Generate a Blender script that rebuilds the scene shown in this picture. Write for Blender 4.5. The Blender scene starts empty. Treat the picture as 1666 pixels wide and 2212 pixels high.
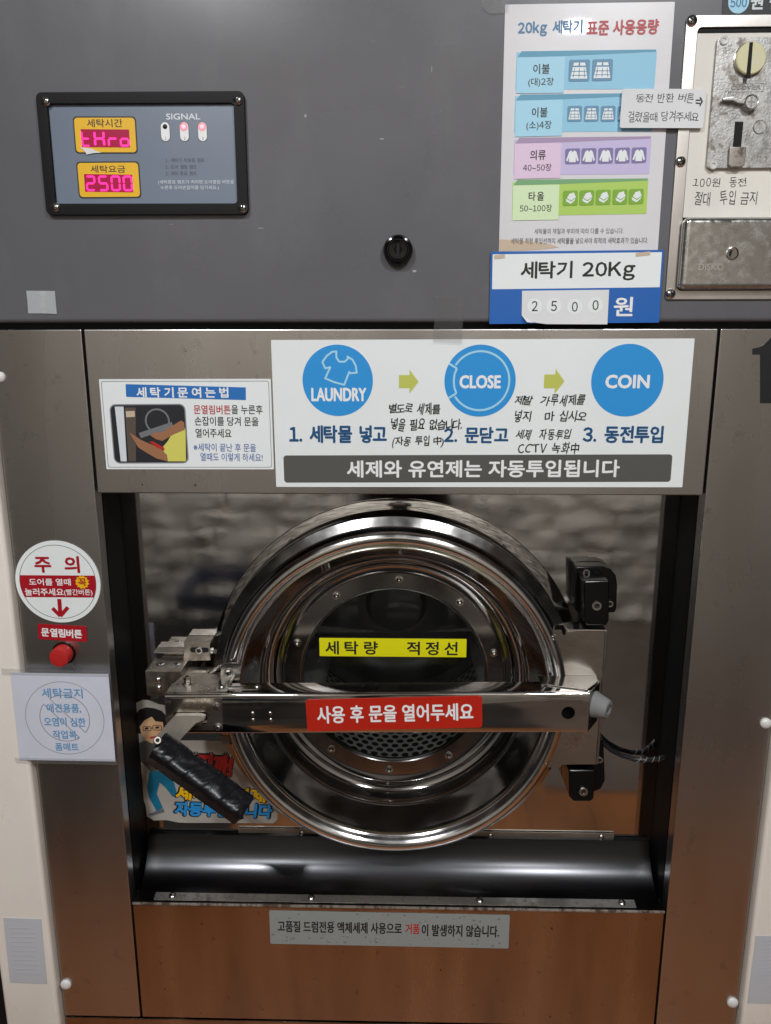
import bpy, bmesh, math, random
from mathutils import Vector, Matrix
random.seed(7)
S = bpy.context.scene
COL = S.collection
# ---------------------------------------------------------------- camera, light, exposure
cam = bpy.data.cameras.new('camera'); cam.sensor_fit = 'HORIZONTAL'; cam.sensor_width = 36.0
cam.lens = 36.0 * 1664.0 / 1666.0; cam.clip_start = 0.02; cam.clip_end = 60
co = bpy.data.objects.new('camera', cam); COL.objects.link(co)
co.matrix_world = Matrix(((0.99972, -0.00437, 0.02340, 0.0), (0.02379, 0.22174, -0.97482, -1.0), (-0.00093, 0.97510, 0.22178, 1.40), (0, 0, 0, 1)))
S.camera = co
w = bpy.data.worlds.new('World'); S.world = w; w.use_nodes = True
w.node_tree.nodes['Background'].inputs[0].default_value = (0.9, 0.95, 1.0, 1); w.node_tree.nodes['Background'].inputs[1].default_value = 0.012
S.view_settings.view_transform = 'Standard'; S.view_settings.look = 'None'; S.view_settings.exposure = 0.0; S.view_settings.gamma = 1.0
S.cycles.max_bounces = 10; S.cycles.glossy_bounces = 6; S.cycles.transparent_max_bounces = 16; S.cycles.sample_clamp_indirect = 4
LAMPS = [(-0.62, -1.30), (0.60, -1.30), (-0.62, -2.05), (0.60, -2.05)]
CEIL = 2.50
for lx, ly in LAMPS:
    L = bpy.data.lights.new('ceiling_lamp_light', 'AREA'); L.shape = 'DISK'; L.size = 0.13; L.energy = 19.5 if ly > -1.6 else 10.5; L.color = (0.97, 0.99, 1.0)
    o = bpy.data.objects.new('ceiling_lamp_light', L); COL.objects.link(o); o.location = (lx, ly, CEIL - 0.035)

# ---------------------------------------------------------------- helpers
def lin(c):
    c /= 255.0
    return c / 12.92 if c <= 0.04045 else ((c + 0.055) / 1.055) ** 2.4
def C(r, g, b, k=1.18): return tuple(min(0.9, lin(v) * k) for v in (r, g, b)) + (1,)
MATS = {}
def mat(name, col, rough=0.5, metal=0.0, spec=0.5, bump=None, var=None, emit=None, coat=0.0):
    """bump=(scale xyz, strength, distance) ; var=(scale xyz, amount, rough amount)"""
    if name in MATS: return MATS[name]
    m = bpy.data.materials.new(name); m.use_nodes = True; nt = m.node_tree; b = nt.nodes['Principled BSDF']
    b.inputs['Base Color'].default_value = col if len(col) == 4 else tuple(col) + (1,)
    b.inputs['Roughness'].default_value = rough; b.inputs['Metallic'].default_value = metal
    b.inputs['Specular IOR Level'].default_value = spec; b.inputs['Coat Weight'].default_value = coat
    tc = nt.nodes.new('ShaderNodeTexCoord')
    def noise(sc, det=4, w=0):
        mp = nt.nodes.new('ShaderNodeMapping'); mp.inputs['Scale'].default_value = sc; mp.inputs['Location'].default_value = (w, w * 2, w * 3)
        nt.links.new(tc.outputs['Object'], mp.inputs[0])
        n = nt.nodes.new('ShaderNodeTexNoise'); n.inputs['Scale'].default_value = 1.0; n.inputs['Detail'].default_value = det
        nt.links.new(mp.outputs[0], n.inputs['Vector']); return n
    if var:
        n = noise(var[0], 5, 1.3); r = nt.nodes.new('ShaderNodeMapRange')
        r.inputs[1].default_value = 0.3; r.inputs[2].default_value = 0.7; r.inputs[3].default_value = 1 - var[1]; r.inputs[4].default_value = 1 + var[1]
        nt.links.new(n.outputs['Fac'], r.inputs[0])
        mx = nt.nodes.new('ShaderNodeVectorMath'); mx.operation = 'SCALE'; mx.inputs[0].default_value = b.inputs['Base Color'].default_value[:3]
        nt.links.new(r.outputs[0], mx.inputs['Scale']); nt.links.new(mx.outputs[0], b.inputs['Base Color'])
        if len(var) > 2:
            r2 = nt.nodes.new('ShaderNodeMapRange'); r2.inputs[1].default_value = 0.3; r2.inputs[2].default_value = 0.7
            r2.inputs[3].default_value = rough - var[2]; r2.inputs[4].default_value = rough + var[2]
            nt.links.new(n.outputs['Fac'], r2.inputs[0]); nt.links.new(r2.outputs[0], b.inputs['Roughness'])
    if bump:
        n = noise(bump[0], 6, 4.1); bp = nt.nodes.new('ShaderNodeBump'); bp.inputs['Strength'].default_value = bump[1]; bp.inputs['Distance'].default_value = bump[2]
        nt.links.new(n.outputs['Fac'], bp.inputs['Height']); nt.links.new(bp.outputs[0], b.inputs['Normal'])
    if emit:
        b.inputs['Emission Color'].default_value = emit[0] + (1,); b.inputs['Emission Strength'].default_value = emit[1]
    MATS[name] = m; return m
def stain(m, sc, lo, hi, col, fac=0.6, rough=None):
    """mix irregular stains of a colour over a material"""
    nt = m.node_tree; b = nt.nodes['Principled BSDF']; tc = nt.nodes.new('ShaderNodeTexCoord')
    mp = nt.nodes.new('ShaderNodeMapping'); mp.inputs['Scale'].default_value = sc; mp.inputs['Location'].default_value = (3.3, 1.7, random.random() * 9)
    nt.links.new(tc.outputs['Object'], mp.inputs[0])
    n = nt.nodes.new('ShaderNodeTexNoise'); n.inputs['Scale'].default_value = 1; n.inputs['Detail'].default_value = 8; n.inputs['Roughness'].default_value = 0.65
    nt.links.new(mp.outputs[0], n.inputs['Vector'])
    r = nt.nodes.new('ShaderNodeMapRange'); r.inputs[1].default_value = lo; r.inputs[2].default_value = hi; r.inputs[3].default_value = 0; r.inputs[4].default_value = fac
    nt.links.new(n.outputs['Fac'], r.inputs[0])
    mx = nt.nodes.new('ShaderNodeMix'); mx.data_type = 'RGBA'
    s = b.inputs['Base Color']
    if s.is_linked: nt.links.new(s.links[0].from_socket, mx.inputs[6])
    else: mx.inputs[6].default_value = s.default_value[:]
    mx.inputs[7].default_value = col; nt.links.new(r.outputs[0], mx.inputs[0]); nt.links.new(mx.outputs[2], s)
    if rough is not None:
        q = nt.nodes.new('ShaderNodeMapRange'); q.inputs[1].default_value = 0; q.inputs[2].default_value = 1; q.inputs[4].default_value = rough
        rs = b.inputs['Roughness']
        if rs.is_linked: nt.links.new(rs.links[0].from_socket, q.inputs[3])
        else: q.inputs[3].default_value = rs.default_value
        nt.links.new(r.outputs[0], q.inputs[0]); nt.links.new(q.outputs[0], rs)
    return m
def sheer(name, col, alpha, rough=0.1, ior=1.45, fmul=1.0):
    """thin clear film or pane: transparent with a fresnel reflection"""
    m = bpy.data.materials.new(name); m.use_nodes = True; nt = m.node_tree; nt.nodes.clear()
    out = nt.nodes.new('ShaderNodeOutputMaterial'); tr = nt.nodes.new('ShaderNodeBsdfTransparent'); tr.inputs[0].default_value = (col[0], col[1], col[2], 1)
    gl = nt.nodes.new('ShaderNodeBsdfGlossy'); gl.inputs['Roughness'].default_value = rough; fr = nt.nodes.new('ShaderNodeFresnel'); fr.inputs[0].default_value = ior
    df = nt.nodes.new('ShaderNodeBsdfDiffuse'); df.inputs[0].default_value = (0.7, 0.7, 0.68, 1)
    m1 = nt.nodes.new('ShaderNodeMixShader'); m1.inputs[0].default_value = alpha
    nt.links.new(tr.outputs[0], m1.inputs[1]); nt.links.new(df.outputs[0], m1.inputs[2])
    ge = nt.nodes.new('ShaderNodeNewGeometry'); iv = nt.nodes.new('ShaderNodeMath'); iv.operation = 'SUBTRACT'; iv.inputs[0].default_value = 1; nt.links.new(ge.outputs['Backfacing'], iv.inputs[1])
    mu = nt.nodes.new('ShaderNodeMath'); mu.operation = 'MULTIPLY'; nt.links.new(fr.outputs[0], mu.inputs[0]); nt.links.new(iv.outputs[0], mu.inputs[1])
    m2 = nt.nodes.new('ShaderNodeMixShader'); nt.links.new(mu.outputs[0], m2.inputs[0]); nt.links.new(m1.outputs[0], m2.inputs[1]); nt.links.new(gl.outputs[0], m2.inputs[2])
    nt.links.new(m2.outputs[0], out.inputs[0]); return m

class MB:
    def __init__(s): s.v = []; s.f = []; s.mi = []
    def add(s, v, f, mi=0):
        n = len(s.v); s.v += [tuple(p) for p in v]; s.f += [tuple(i + n for i in q) for q in f]; s.mi += [mi] * len(f); return s
    def box(s, a, b, mi=0):
        x0, x1 = sorted((a[0], b[0])); y0, y1 = sorted((a[1], b[1])); z0, z1 = sorted((a[2], b[2]))
        v = [(x0, y0, z0), (x1, y0, z0), (x1, y0, z1), (x0, y0, z1), (x0, y1, z0), (x1, y1, z0), (x1, y1, z1), (x0, y1, z1)]
        return s.add(v, [(0, 1, 2, 3), (5, 4, 7, 6), (4, 0, 3, 7), (1, 5, 6, 2), (3, 2, 6, 7), (4, 5, 1, 0)], mi)
    def prism(s, poly, y0, y1, mi=0):
        n = len(poly); v = [(x, y0, z) for x, z in poly] + [(x, y1, z) for x, z in poly]
        return s.add(v, [tuple(range(n)), tuple(range(2 * n - 1, n - 1, -1))] + [(i, i + n, (i + 1) % n + n, (i + 1) % n) for i in range(n)], mi)
    def ring(s, outer, inner, y0, y1, mi=0):
        n = len(outer); v = [(x, y0, z) for x, z in outer] + [(x, y0, z) for x, z in inner] + [(x, y1, z) for x, z in outer] + [(x, y1, z) for x, z in inner]
        f = []
        for i in range(n):
            j = (i + 1) % n
            f += [(i, j, j + n, i + n), (i + 2 * n, i + 3 * n, j + 3 * n, j + 2 * n), (i, i + 2 * n, j + 2 * n, j), (i + n, j + n, j + 3 * n, i + 3 * n)]
        return s.add(v, f, mi)
    def lathe(s, prof, c, n=48, mi=0, close=False, axis='Y', rot=0.0):
        v = []; f = []; m = len(prof)
        for k in range(n):
            a = rot + 2 * math.pi * k / n
            for r, h in prof:
                p = (r * math.cos(a), h, r * math.sin(a)) if axis == 'Y' else ((h, r * math.cos(a), r * math.sin(a)) if axis == 'X' else (r * math.cos(a), r * math.sin(a), h))
                v.append((c[0] + p[0], c[1] + p[1], c[2] + p[2]))
        e = m if close else m - 1
        for k in range(n):
            for i in range(e):
                a = k * m + i; b = k * m + (i + 1) % m; c2 = ((k + 1) % n) * m + (i + 1) % m; d = ((k + 1) % n) * m + i
                f.append((a, b, c2, d))
        return s.add(v, f, mi)
    def tube(s, pts, r, n=10, mi=0):
        pts = [Vector(p) for p in pts]; v = []; f = []; m = len(pts)
        for i, p in enumerate(pts):
            t = (pts[min(i + 1, m - 1)] - pts[max(i - 1, 0)]).normalized(); u = t.cross(Vector((0, 1, 0.01))).normalized(); w2 = t.cross(u)
            rr = r[i] if isinstance(r, (list, tuple)) else r
            for k in range(n):
                a = 2 * math.pi * k / n; q = p + (u * math.cos(a) + w2 * math.sin(a)) * rr; v.append(tuple(q))
        for i in range(m - 1):
            for k in range(n): f.append((i * n + k, i * n + (k + 1) % n, (i + 1) * n + (k + 1) % n, (i + 1) * n + k))
        f += [tuple(range(n)), tuple((m - 1) * n + k for k in range(n - 1, -1, -1))]
        return s.add(v, f, mi)
    def build(s, name, mats, parent=None, smooth=False, bevel=0.0, seg=2, recalc=True, loc=None):
        if not isinstance(mats, (list, tuple)): mats = [mats]
        if loc is None:
            lo = [min(p[i] for p in s.v) for i in range(3)]; hi = [max(p[i] for p in s.v) for i in range(3)]
            loc = Vector([(a + b) / 2 for a, b in zip(lo, hi)])
        loc = Vector(loc)
        me = bpy.data.meshes.new(name); me.from_pydata([tuple(Vector(p) - loc) for p in s.v], [], s.f)
        for m in mats: me.materials.append(m)
        me.polygons.foreach_set('material_index', s.mi)
        if recalc or bevel:
            bm = bmesh.new(); bm.from_mesh(me)
            if recalc:
                bmesh.ops.remove_doubles(bm, verts=bm.verts, dist=1e-6); bmesh.ops.recalc_face_normals(bm, faces=bm.faces)
            if bevel:
                es = [e for e in bm.edges if len(e.link_faces) == 2 and e.calc_face_angle(0) > 0.6]
                bmesh.ops.bevel(bm, geom=es, offset=bevel, segments=seg, profile=0.5, affect='EDGES', clamp_overlap=True)
            bm.to_mesh(me); bm.free()
        if smooth or bevel:
            me.polygons.foreach_set('use_smooth', [True] * len(me.polygons))
            me.set_sharp_from_angle(angle=0.6)
        o = bpy.data.objects.new(name, me); COL.objects.link(o); place(o, loc, parent)
        if bevel:
            wn = o.modifiers.new('weighted', 'WEIGHTED_NORMAL'); wn.keep_sharp = True; wn.weight = 100
        return o
WLOC = {}
def place(o, loc, parent=None):
    loc = Vector(loc); WLOC[o.name] = loc.copy()
    if parent is not None: o.parent = parent; o.location = loc - WLOC[parent.name]
    else: o.location = loc
def empty(name, loc, parent=None):
    o = bpy.data.objects.new(name, None); o.empty_display_size = 0.05; COL.objects.link(o); place(o, loc, parent); return o
def tag(o, label=None, cat=None, group=None, kind=None):
    if label: o['label'] = label
    if cat: o['category'] = cat
    if group: o['group'] = group
    if kind: o['kind'] = kind
    return o
def copy_at(src, name, loc, parent, scale=1.0):
    o = src.copy(); o.name = name; COL.objects.link(o); place(o, loc, parent); o.scale = (scale,) * 3; return o
def circ(cx, cz, r, n=40, rz=None, a0=0.0): return [(cx + r * math.cos(a0 + 2 * math.pi * k / n), cz + (rz or r) * math.sin(a0 + 2 * math.pi * k / n)) for k in range(n)]
def rrect(cx, cz, w, h, r=0.002, ang=0.0, n=5):
    p = []
    for sx, sz, a0 in ((1, 1, 0), (-1, 1, 90), (-1, -1, 180), (1, -1, 270)):
        for k in range(n + 1):
            a = math.radians(a0 + 90 * k / n); p.append((sx * (w / 2 - r) + r * math.cos(a), sz * (h / 2 - r) + r * math.sin(a)))
    ca, sa = math.cos(ang), math.sin(ang)
    return [(cx + x * ca - z * sa, cz + x * sa + z * ca) for x, z in p]
def boolean(o, cutter):
    md = o.modifiers.new('cut', 'BOOLEAN'); md.object = cutter; md.solver = 'EXACT'
    bpy.context.view_layer.update(); dg = bpy.context.evaluated_depsgraph_get(); me = bpy.data.meshes.new_from_object(o.evaluated_get(dg))
    o.modifiers.clear(); o.data = me; bpy.data.objects.remove(cutter)
    me.polygons.foreach_set('use_smooth', [True] * len(me.polygons)); me.set_sharp_from_angle(angle=0.6)

# ------- lettering
TC = {}
def glyphs(s, res=3):
    if s in TC: return TC[s]
    c = bpy.data.curves.new('t', 'FONT'); c.body = s; c.size = 1.0; c.resolution_u = res
    o = bpy.data.objects.new('t', c); COL.objects.link(o)
    bpy.context.view_layer.update(); dg = bpy.context.evaluated_depsgraph_get(); me = bpy.data.meshes.new_from_object(o.evaluated_get(dg))
    v = [(p.co.x, p.co.y) for p in me.vertices]; f = [tuple(q.vertices) for q in me.polygons]
    bpy.data.objects.remove(o); bpy.data.meshes.remove(me); bpy.data.curves.remove(c)
    TC[s] = (v, f); return v, f
def txt(parent, s, box, y, m, ang=0.0, bold=0.0, name='lettering', hand=0.0, shear=0.0, mats=None, spread=0.0):
    if any(ch.isdigit() for ch in s) or 'CCTV' in s:
        s = ''.join(chr(ord(ch) + 0xFEE0) if ch.isdigit() or ch.isascii() and ch.isalpha() else ch for ch in s); spread = spread or 0.001
    """box = centre x, centre z, width, height (m) on the vertical plane at depth y"""
    if hand or spread:
        V = []; F = []; x = 0.0
        for ch in s:
            if ch == ' ': x += 0.42 + spread; continue
            v, f = glyphs(ch, 2); 
            if not v: continue
            x0 = min(p[0] for p in v); x1 = max(p[0] for p in v); a = random.uniform(-hand, hand); sc = 1 + random.uniform(-hand, hand); dz = random.uniform(-hand, hand) * 0.5
            sh = random.uniform(-0.5, 1) * hand
            n = len(V); q = []
            for px, pz in v:
                u = (px - (x0 + x1) / 2) * sc; t = (pz - 0.36) * (2 - sc); u += t * sh; u, t = u * math.cos(a) - t * math.sin(a), u * math.sin(a) + t * math.cos(a)
                q.append((x + (x1 - x0) / 2 + u, t + 0.36 + dz))
            V += q; F += [tuple(i + n for i in g) for g in f]; x += (x1 - x0) + 0.10 + spread
        v, f = V, F
    else: v, f = glyphs(s)
    x0 = min(p[0] for p in v); x1 = max(p[0] for p in v); z0 = min(p[1] for p in v); z1 = max(p[1] for p in v)
    cx, cz, w_, h_ = box; sx = (w_ - 2 * bold * h_) / (x1 - x0); sz = (h_ - 2 * bold * h_) / (z1 - z0); ca, sa = math.cos(ang), math.sin(ang)
    b = MB(); offs = [(0, 0)] if not bold else [(0, 0)] + [(bold * h_ * math.cos(k * math.pi / 4 + .39), bold * h_ * math.sin(k * math.pi / 4 + .39)) for k in range(0, 8, 1 if bold > 0.04 else 2)]
    for k, (ox, oz) in enumerate(offs):
        q = []
        for px, pz in v:
            lx = (px - (x0 + x1) / 2) * sx + ox; lz = (pz - (z0 + z1) / 2) * sz + oz; lx += lz * shear
            q.append((cx + lx * ca - lz * sa, y - 0.00001 * k, cz + lx * sa + lz * ca))
        b.add(q, f)
    return b.build(name, m, parent, recalc=False)
def sheet(name, rect, y, m, label, cat, group=None, t=0.0006, r=0.001, parent=None):
    """a flat printed or plain sheet lying on the plane y; rect = cx, cz, w, h, angle"""
    o = MB().prism(rrect(rect[0], rect[1], rect[2], rect[3], r, rect[4]), y - t, y - 0.0001).build(name, m, parent)
    return tag(o, label, cat, group)
def flat(parent, name, poly, y, m, t=0.00015): return MB().prism(poly, y - t, y).build(name, m, parent)

# ---------------------------------------------------------------- materials
M = {}
M['fascia'] = stain(mat('grey_powder_coat', C(100, 100, 104), 0.27, 0, 0.5, bump=((900, 900, 900), 0.12, 0.0002), var=((3, 3, 4), 0.10, 0.07)), (9, 9, 4), 0.50, 0.72, C(118, 118, 120), 0.45)
M['steel'] = stain(mat('brushed_steel', (0.56, 0.54, 0.525), 0.275, 1.0, bump=((900, 900, 8), 0.05, 0.0001), var=((9, 9, 2.5), 0.07, 0.05)), (30, 30, 30), 0.62, 0.72, (0.12, 0.07, 0.04, 1), 0.30, 0.5)
M['steel_low'] = stain(mat('worn_brushed_steel', (0.45, 0.36, 0.28), 0.22, 1.0, bump=((900, 900, 8), 0.05, 0.0001), var=((20, 20, 3), 0.20, 0.08)), (60, 60, 50), 0.63, 0.70, (0.10, 0.045, 0.02, 1), 0.5, 0.6)  # brown base puts the reflected floor into the steel colour; stains are wear
M['mirror'] = stain(mat('polished_steel', (0.50, 0.50, 0.50), 0.062, 1.0, bump=((6, 6, 12), 0.045, 0.004), var=((10, 10, 12), 0.10, 0.025)), (22, 22, 30), 0.58, 0.75, (0.25, 0.24, 0.23, 1), 0.3, 0.3)
M['chrome'] = mat('chrome', (0.55, 0.55, 0.55), 0.07, 1.0, bump=((12, 12, 12), 0.03, 0.003), var=((20, 20, 20), 0.08, 0.04))
M['rim'] = mat('rim_chrome', (0.74, 0.735, 0.73), 0.16, 1.0, bump=((50, 50, 50), 0.06, 0.0008), var=((24, 24, 24), 0.10, 0.06))
M['chrome_brushed'] = mat('brushed_chrome', (0.50, 0.49, 0.48), 0.17, 1.0, bump=((60, 60, 60), 0.05, 0.0006), var=((30, 8, 30), 0.10, 0.06))
M['bar'] = mat('bar_steel', (0.58, 0.555, 0.53), 0.10, 1.0, bump=((5, 30, 14), 0.07, 0.003), var=((8, 8, 30), 0.08, 0.05))
M['dirty_steel'] = stain(mat('dirty_steel', (0.40, 0.365, 0.32), 0.32, 1.0, bump=((150, 150, 150), 0.2, 0.0006), var=((40, 40, 40), 0.2, 0.1)), (70, 70, 70), 0.5, 0.7, (0.16, 0.11, 0.07, 1), 0.6, 0.7)
M['screw'] = mat('screw_steel', (0.62, 0.60, 0.57), 0.22, 1.0, bump=((300, 300, 300), 0.15, 0.0004))
M['dark_hole'] = mat('dark_recess', (0.006, 0.006, 0.006), 0.8)
M['black_paint'] = mat('black_paint', (0.004, 0.004, 0.0045), 0.5, spec=0.2, bump=((300, 300, 300), 0.1, 0.0004))
M['black_gloss'] = mat('black_gloss', (0.003, 0.003, 0.0035), 0.12, spec=0.35, bump=((60, 60, 60), 0.06, 0.001))
M['tray'] = mat('tray_steel', (0.055, 0.055, 0.059), 0.23, 1.0, bump=((3, 160, 160), 0.12, 0.0004), var=((3, 30, 30), 0.2, 0.04))
M['tape_black'] = mat('black_tape', (0.007, 0.007, 0.009), 0.27, spec=0.28, bump=((60, 20, 110), 0.15, 0.0006))
M['rubber'] = mat('grey_rubber', (0.20, 0.20, 0.20), 0.75, bump=((400, 400, 400), 0.3, 0.0003), var=((60, 60, 60), 0.12))
M['gasket'] = mat('black_rubber', (0.010, 0.010, 0.010), 0.35)
M['drum'] = mat('drum_steel', (0.34, 0.34, 0.335), 0.36, 0.30)
M['cream'] = stain(mat('cream_paint', C(226, 219, 210), 0.5, 0, 0.4, bump=((120, 120, 120), 0.12, 0.0005), var=((12, 12, 6), 0.04)), (30, 30, 14), 0.62, 0.75, C(150, 120, 80), 0.35)
M['white_cap'] = mat('white_plastic', (0.74, 0.73, 0.71), 0.32)
M['paper'] = mat('white_paper', C(214, 214, 216), 0.62, var=((25, 25, 25), 0.025), bump=((14, 14, 10), 0.16, 0.003))
M['paper_cool'] = mat('cool_white_paper', C(200, 202, 216), 0.55, var=((25, 25, 25), 0.03), bump=((12, 12, 12), 0.3, 0.004))
M['poster'] = mat('laminated_poster', C(206, 204, 207), 0.30, coat=0.15, var=((8, 8, 6), 0.05), bump=((12, 12, 9), 0.14, 0.004))
M['sign_white'] = mat('sign_white', C(222, 226, 228), 0.42, var=((9, 9, 9), 0.02))
def ink(name, r, g, b, rough=0.45, k=1.18): return mat('ink_' + name, C(r, g, b, k), rough)
I = dict(black=ink('black', 28, 28, 30), navy=ink('navy', 20, 74, 118), blue=ink('blue', 38, 140, 208), white=ink('white', 226, 228, 230), softwhite=ink('soft_white', 205, 210, 215), red=ink('red', 176, 38, 34), crimson=ink('crimson', 160, 14, 30),
    gold=ink('gold', 228, 176, 20), yellow=ink('yellow', 216, 212, 10), green=ink('arrow_green', 184, 188, 88), grey=ink('grey', 96, 98, 104), charcoal=ink('charcoal', 82, 81, 78), pen=ink('pen', 40, 38, 44), pencil=ink('line_grey', 130, 130, 138),
    skyblue=ink('sky', 158, 205, 228), skybar=ink('sky_bar', 136, 190, 216), skydark=ink('sky_fold', 84, 148, 176), icon=ink('icon_blue', 88, 134, 166), pink=ink('pink', 216, 190, 214), lilac=ink('lilac', 190, 178, 214), lilacdark=ink('lilac_fold', 158, 136, 168), iconv=ink('icon_violet', 118, 108, 156),
    lime=ink('lime_label', 204, 224, 182), limebar=ink('lime_bar', 168, 200, 92), limedark=ink('lime_fold', 112, 160, 112), icong=ink('icon_green', 120, 164, 44), titleblue=ink('title_blue', 72, 118, 156), titlered=ink('title_red', 176, 62, 66), cardblue=ink('card_blue', 24, 92, 170),
    bannerblue=ink('banner_blue', 36, 106, 178), inkblue=ink('text_blue', 70, 96, 160), skin=ink('skin', 150, 104, 74), shirt=ink('shirt_yellow', 206, 200, 96), photo=ink('photo_dark', 34, 34, 40), photogrey=ink('photo_grey', 110, 112, 116), denim=ink('denim', 22, 104, 134), beige=ink('beige', 192, 172, 150), signalgrey=ink('panel_dark_text', 62, 66, 74),
    greylabel=ink('label_grey', 138, 143, 142), tealt=ink('sheet_blue', 92, 146, 186), sticker_red=ink('label_red', 176, 36, 22, 0.3), face=ink('face', 214, 172, 130), tapegrey=ink('tape_grey', 160, 163, 165), knobcream=ink('knob_cream', 206, 200, 160))

# ---------------------------------------------------------------- the place: floor, walls, ceiling
fl = mat('wood_floor', (0.30, 0.135, 0.055), 0.45)
nt = fl.node_tree; b = nt.nodes['Principled BSDF']; tc = nt.nodes.new('ShaderNodeTexCoord'); mp = nt.nodes.new('ShaderNodeMapping'); mp.inputs['Scale'].default_value = (26, 2.0, 1)
ns = nt.nodes.new('ShaderNodeTexNoise'); ns.inputs['Scale'].default_value = 1.0; ns.inputs['Detail'].default_value = 6; cr = nt.nodes.new('ShaderNodeValToRGB')
cr.color_ramp.elements[0].position = 0.3; cr.color_ramp.elements[0].color = (0.24, 0.073, 0.011, 1); cr.color_ramp.elements[1].position = 0.75; cr.color_ramp.elements[1].color = (0.33, 0.108, 0.018, 1)
nt.links.new(tc.outputs['Object'], mp.inputs[0]); nt.links.new(mp.outputs[0], ns.inputs['Vector']); nt.links.new(ns.outputs['Fac'], cr.inputs[0]); nt.links.new(cr.outputs[0], b.inputs['Base Color'])
floor = MB().box((-3.2, -3.0, -0.05), (3.2, 0.9, 0.0)).build('floor', fl); tag(floor, kind='structure')
gap = mat('floor_gap', (0.05, 0.025, 0.012), 0.8)
pb = MB()
for i in range(-16, 17):
    pb.box((i * 0.19 - 0.0015, -1.12, 0.0002), (i * 0.19 + 0.0015, -0.02, 0.0008))
pb.build('joint', gap, floor)
tag(MB().box((-3.1, -2.95, 0.0005), (0.45, -1.12, 0.006)).build('floor_mat', stain(mat('dark_mat', (0.016, 0.012, 0.010), 0.8, bump=((200, 200, 200), .4, .002)), (9, 9, 9), .5, .7, (0.03, .024, .020, 1), .5)), kind='structure')  # added mats, sized and toned to darken the floor reflected in the steel
tag(MB().box((-3.1, -1.1185, 0.0005), (-0.50, -0.76, 0.006)).build('floor_mat', MATS['dark_mat']), kind='structure')
tag(MB().box((0.4515, -2.95, 0.0005), (3.1, -1.02, 0.005)).build('floor_mat', stain(mat('grey_mat', (0.12, 0.085, 0.065), 0.7, bump=((200, 200, 200), .4, .002)), (9, 9, 9), .5, .7, (0.06, .045, .04, 1), .5)), kind='structure')
# stone wall opposite: one relief sheet of uneven stone courses
stone = stain(mat('beige_stone', (0.62, 0.555, 0.475), 0.85, bump=((28, 28, 28), 0.6, 0.01), var=((5, 5, 7), 0.25)), (6, 6, 16), 0.45, 0.7, (0.30, 0.25, 0.19, 1), 0.55)
NX, NZ, X0, X1, YW = 360, 200, -2.4, 2.4, -2.50
from mathutils import noise as MN
v = []; f = []
for j in range(NZ + 1):
    for i in range(NX + 1):
        x = X0 + (X1 - X0) * i / NX; z = 2.48 * j / NZ
        row = math.floor(z / 0.095); fz = z / 0.095 - row; xo = x / 0.30 + (0.5 if row % 2 else 0) + 0.13 * math.sin(row * 5.1); cx_ = math.floor(xo); fx = xo - cx_
        e = min(fz, 1 - fz) * 0.095; ex = min(fx, 1 - fx) * 0.30; d = min(1, min(e, ex) / 0.018)
        h = (math.sin(cx_ * 12.9 + row * 78.2) * 43758.5) % 1.0
        v.append((x, YW + d * (0.011 + 0.024 * h) + 0.024 * MN.noise(Vector((x * 9, z * 16, h * 9))) , z))
for j in range(NZ):
    for i in range(NX): a = j * (NX + 1) + i; f.append((a, a + 1, a + NX + 2, a + NX + 1))
sw = MB().add(v, f).build('stone_wall', stone, smooth=True, recalc=False); tag(sw, kind='structure')
plaster = mat('plaster', (0.12, 0.118, 0.115), 0.9)
tag(MB().box((-3.2, -3.05, CEIL), (3.2, 0.9, CEIL + 0.05)).build('ceiling', plaster), kind='structure')
dark_wall = mat('dark_wall', (0.05, 0.045, 0.045), 0.9)
for sx in (-1, 1):
    tag(MB().box((sx * 3.2, -3.0, 0), (sx * 3.15, 0.9, CEIL)).build('side_wall', dark_wall), kind='structure')
tag(MB().box((-3.15, 0.9, 0), (3.15, 0.95, CEIL)).build('rear_wall', dark_wall), kind='structure')
tag(MB().box((-3.15, -3.0, 0), (3.15, -2.95, CEIL)).build('back_wall', dark_wall), kind='structure')
lampring = mat('lamp_trim', (0.6, 0.6, 0.6), 0.4)
for k, (lx, ly) in enumerate(LAMPS):
    o = MB().lathe([(0.072, CEIL - 0.002), (0.095, CEIL - 0.004), (0.095, CEIL - 0.03), (0.072, CEIL - 0.03)], (lx, ly, 0), 32, close=True, axis='Z').build('ceiling_lamp', lampring, smooth=True)
    tag(o, ['round ceiling lamp above the left front of the washer', 'round ceiling lamp above the right front of the washer', 'round ceiling lamp near the stone wall on the left', 'round ceiling lamp near the stone wall on the right'][k], 'lamp', 'round ceiling lamps')

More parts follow.
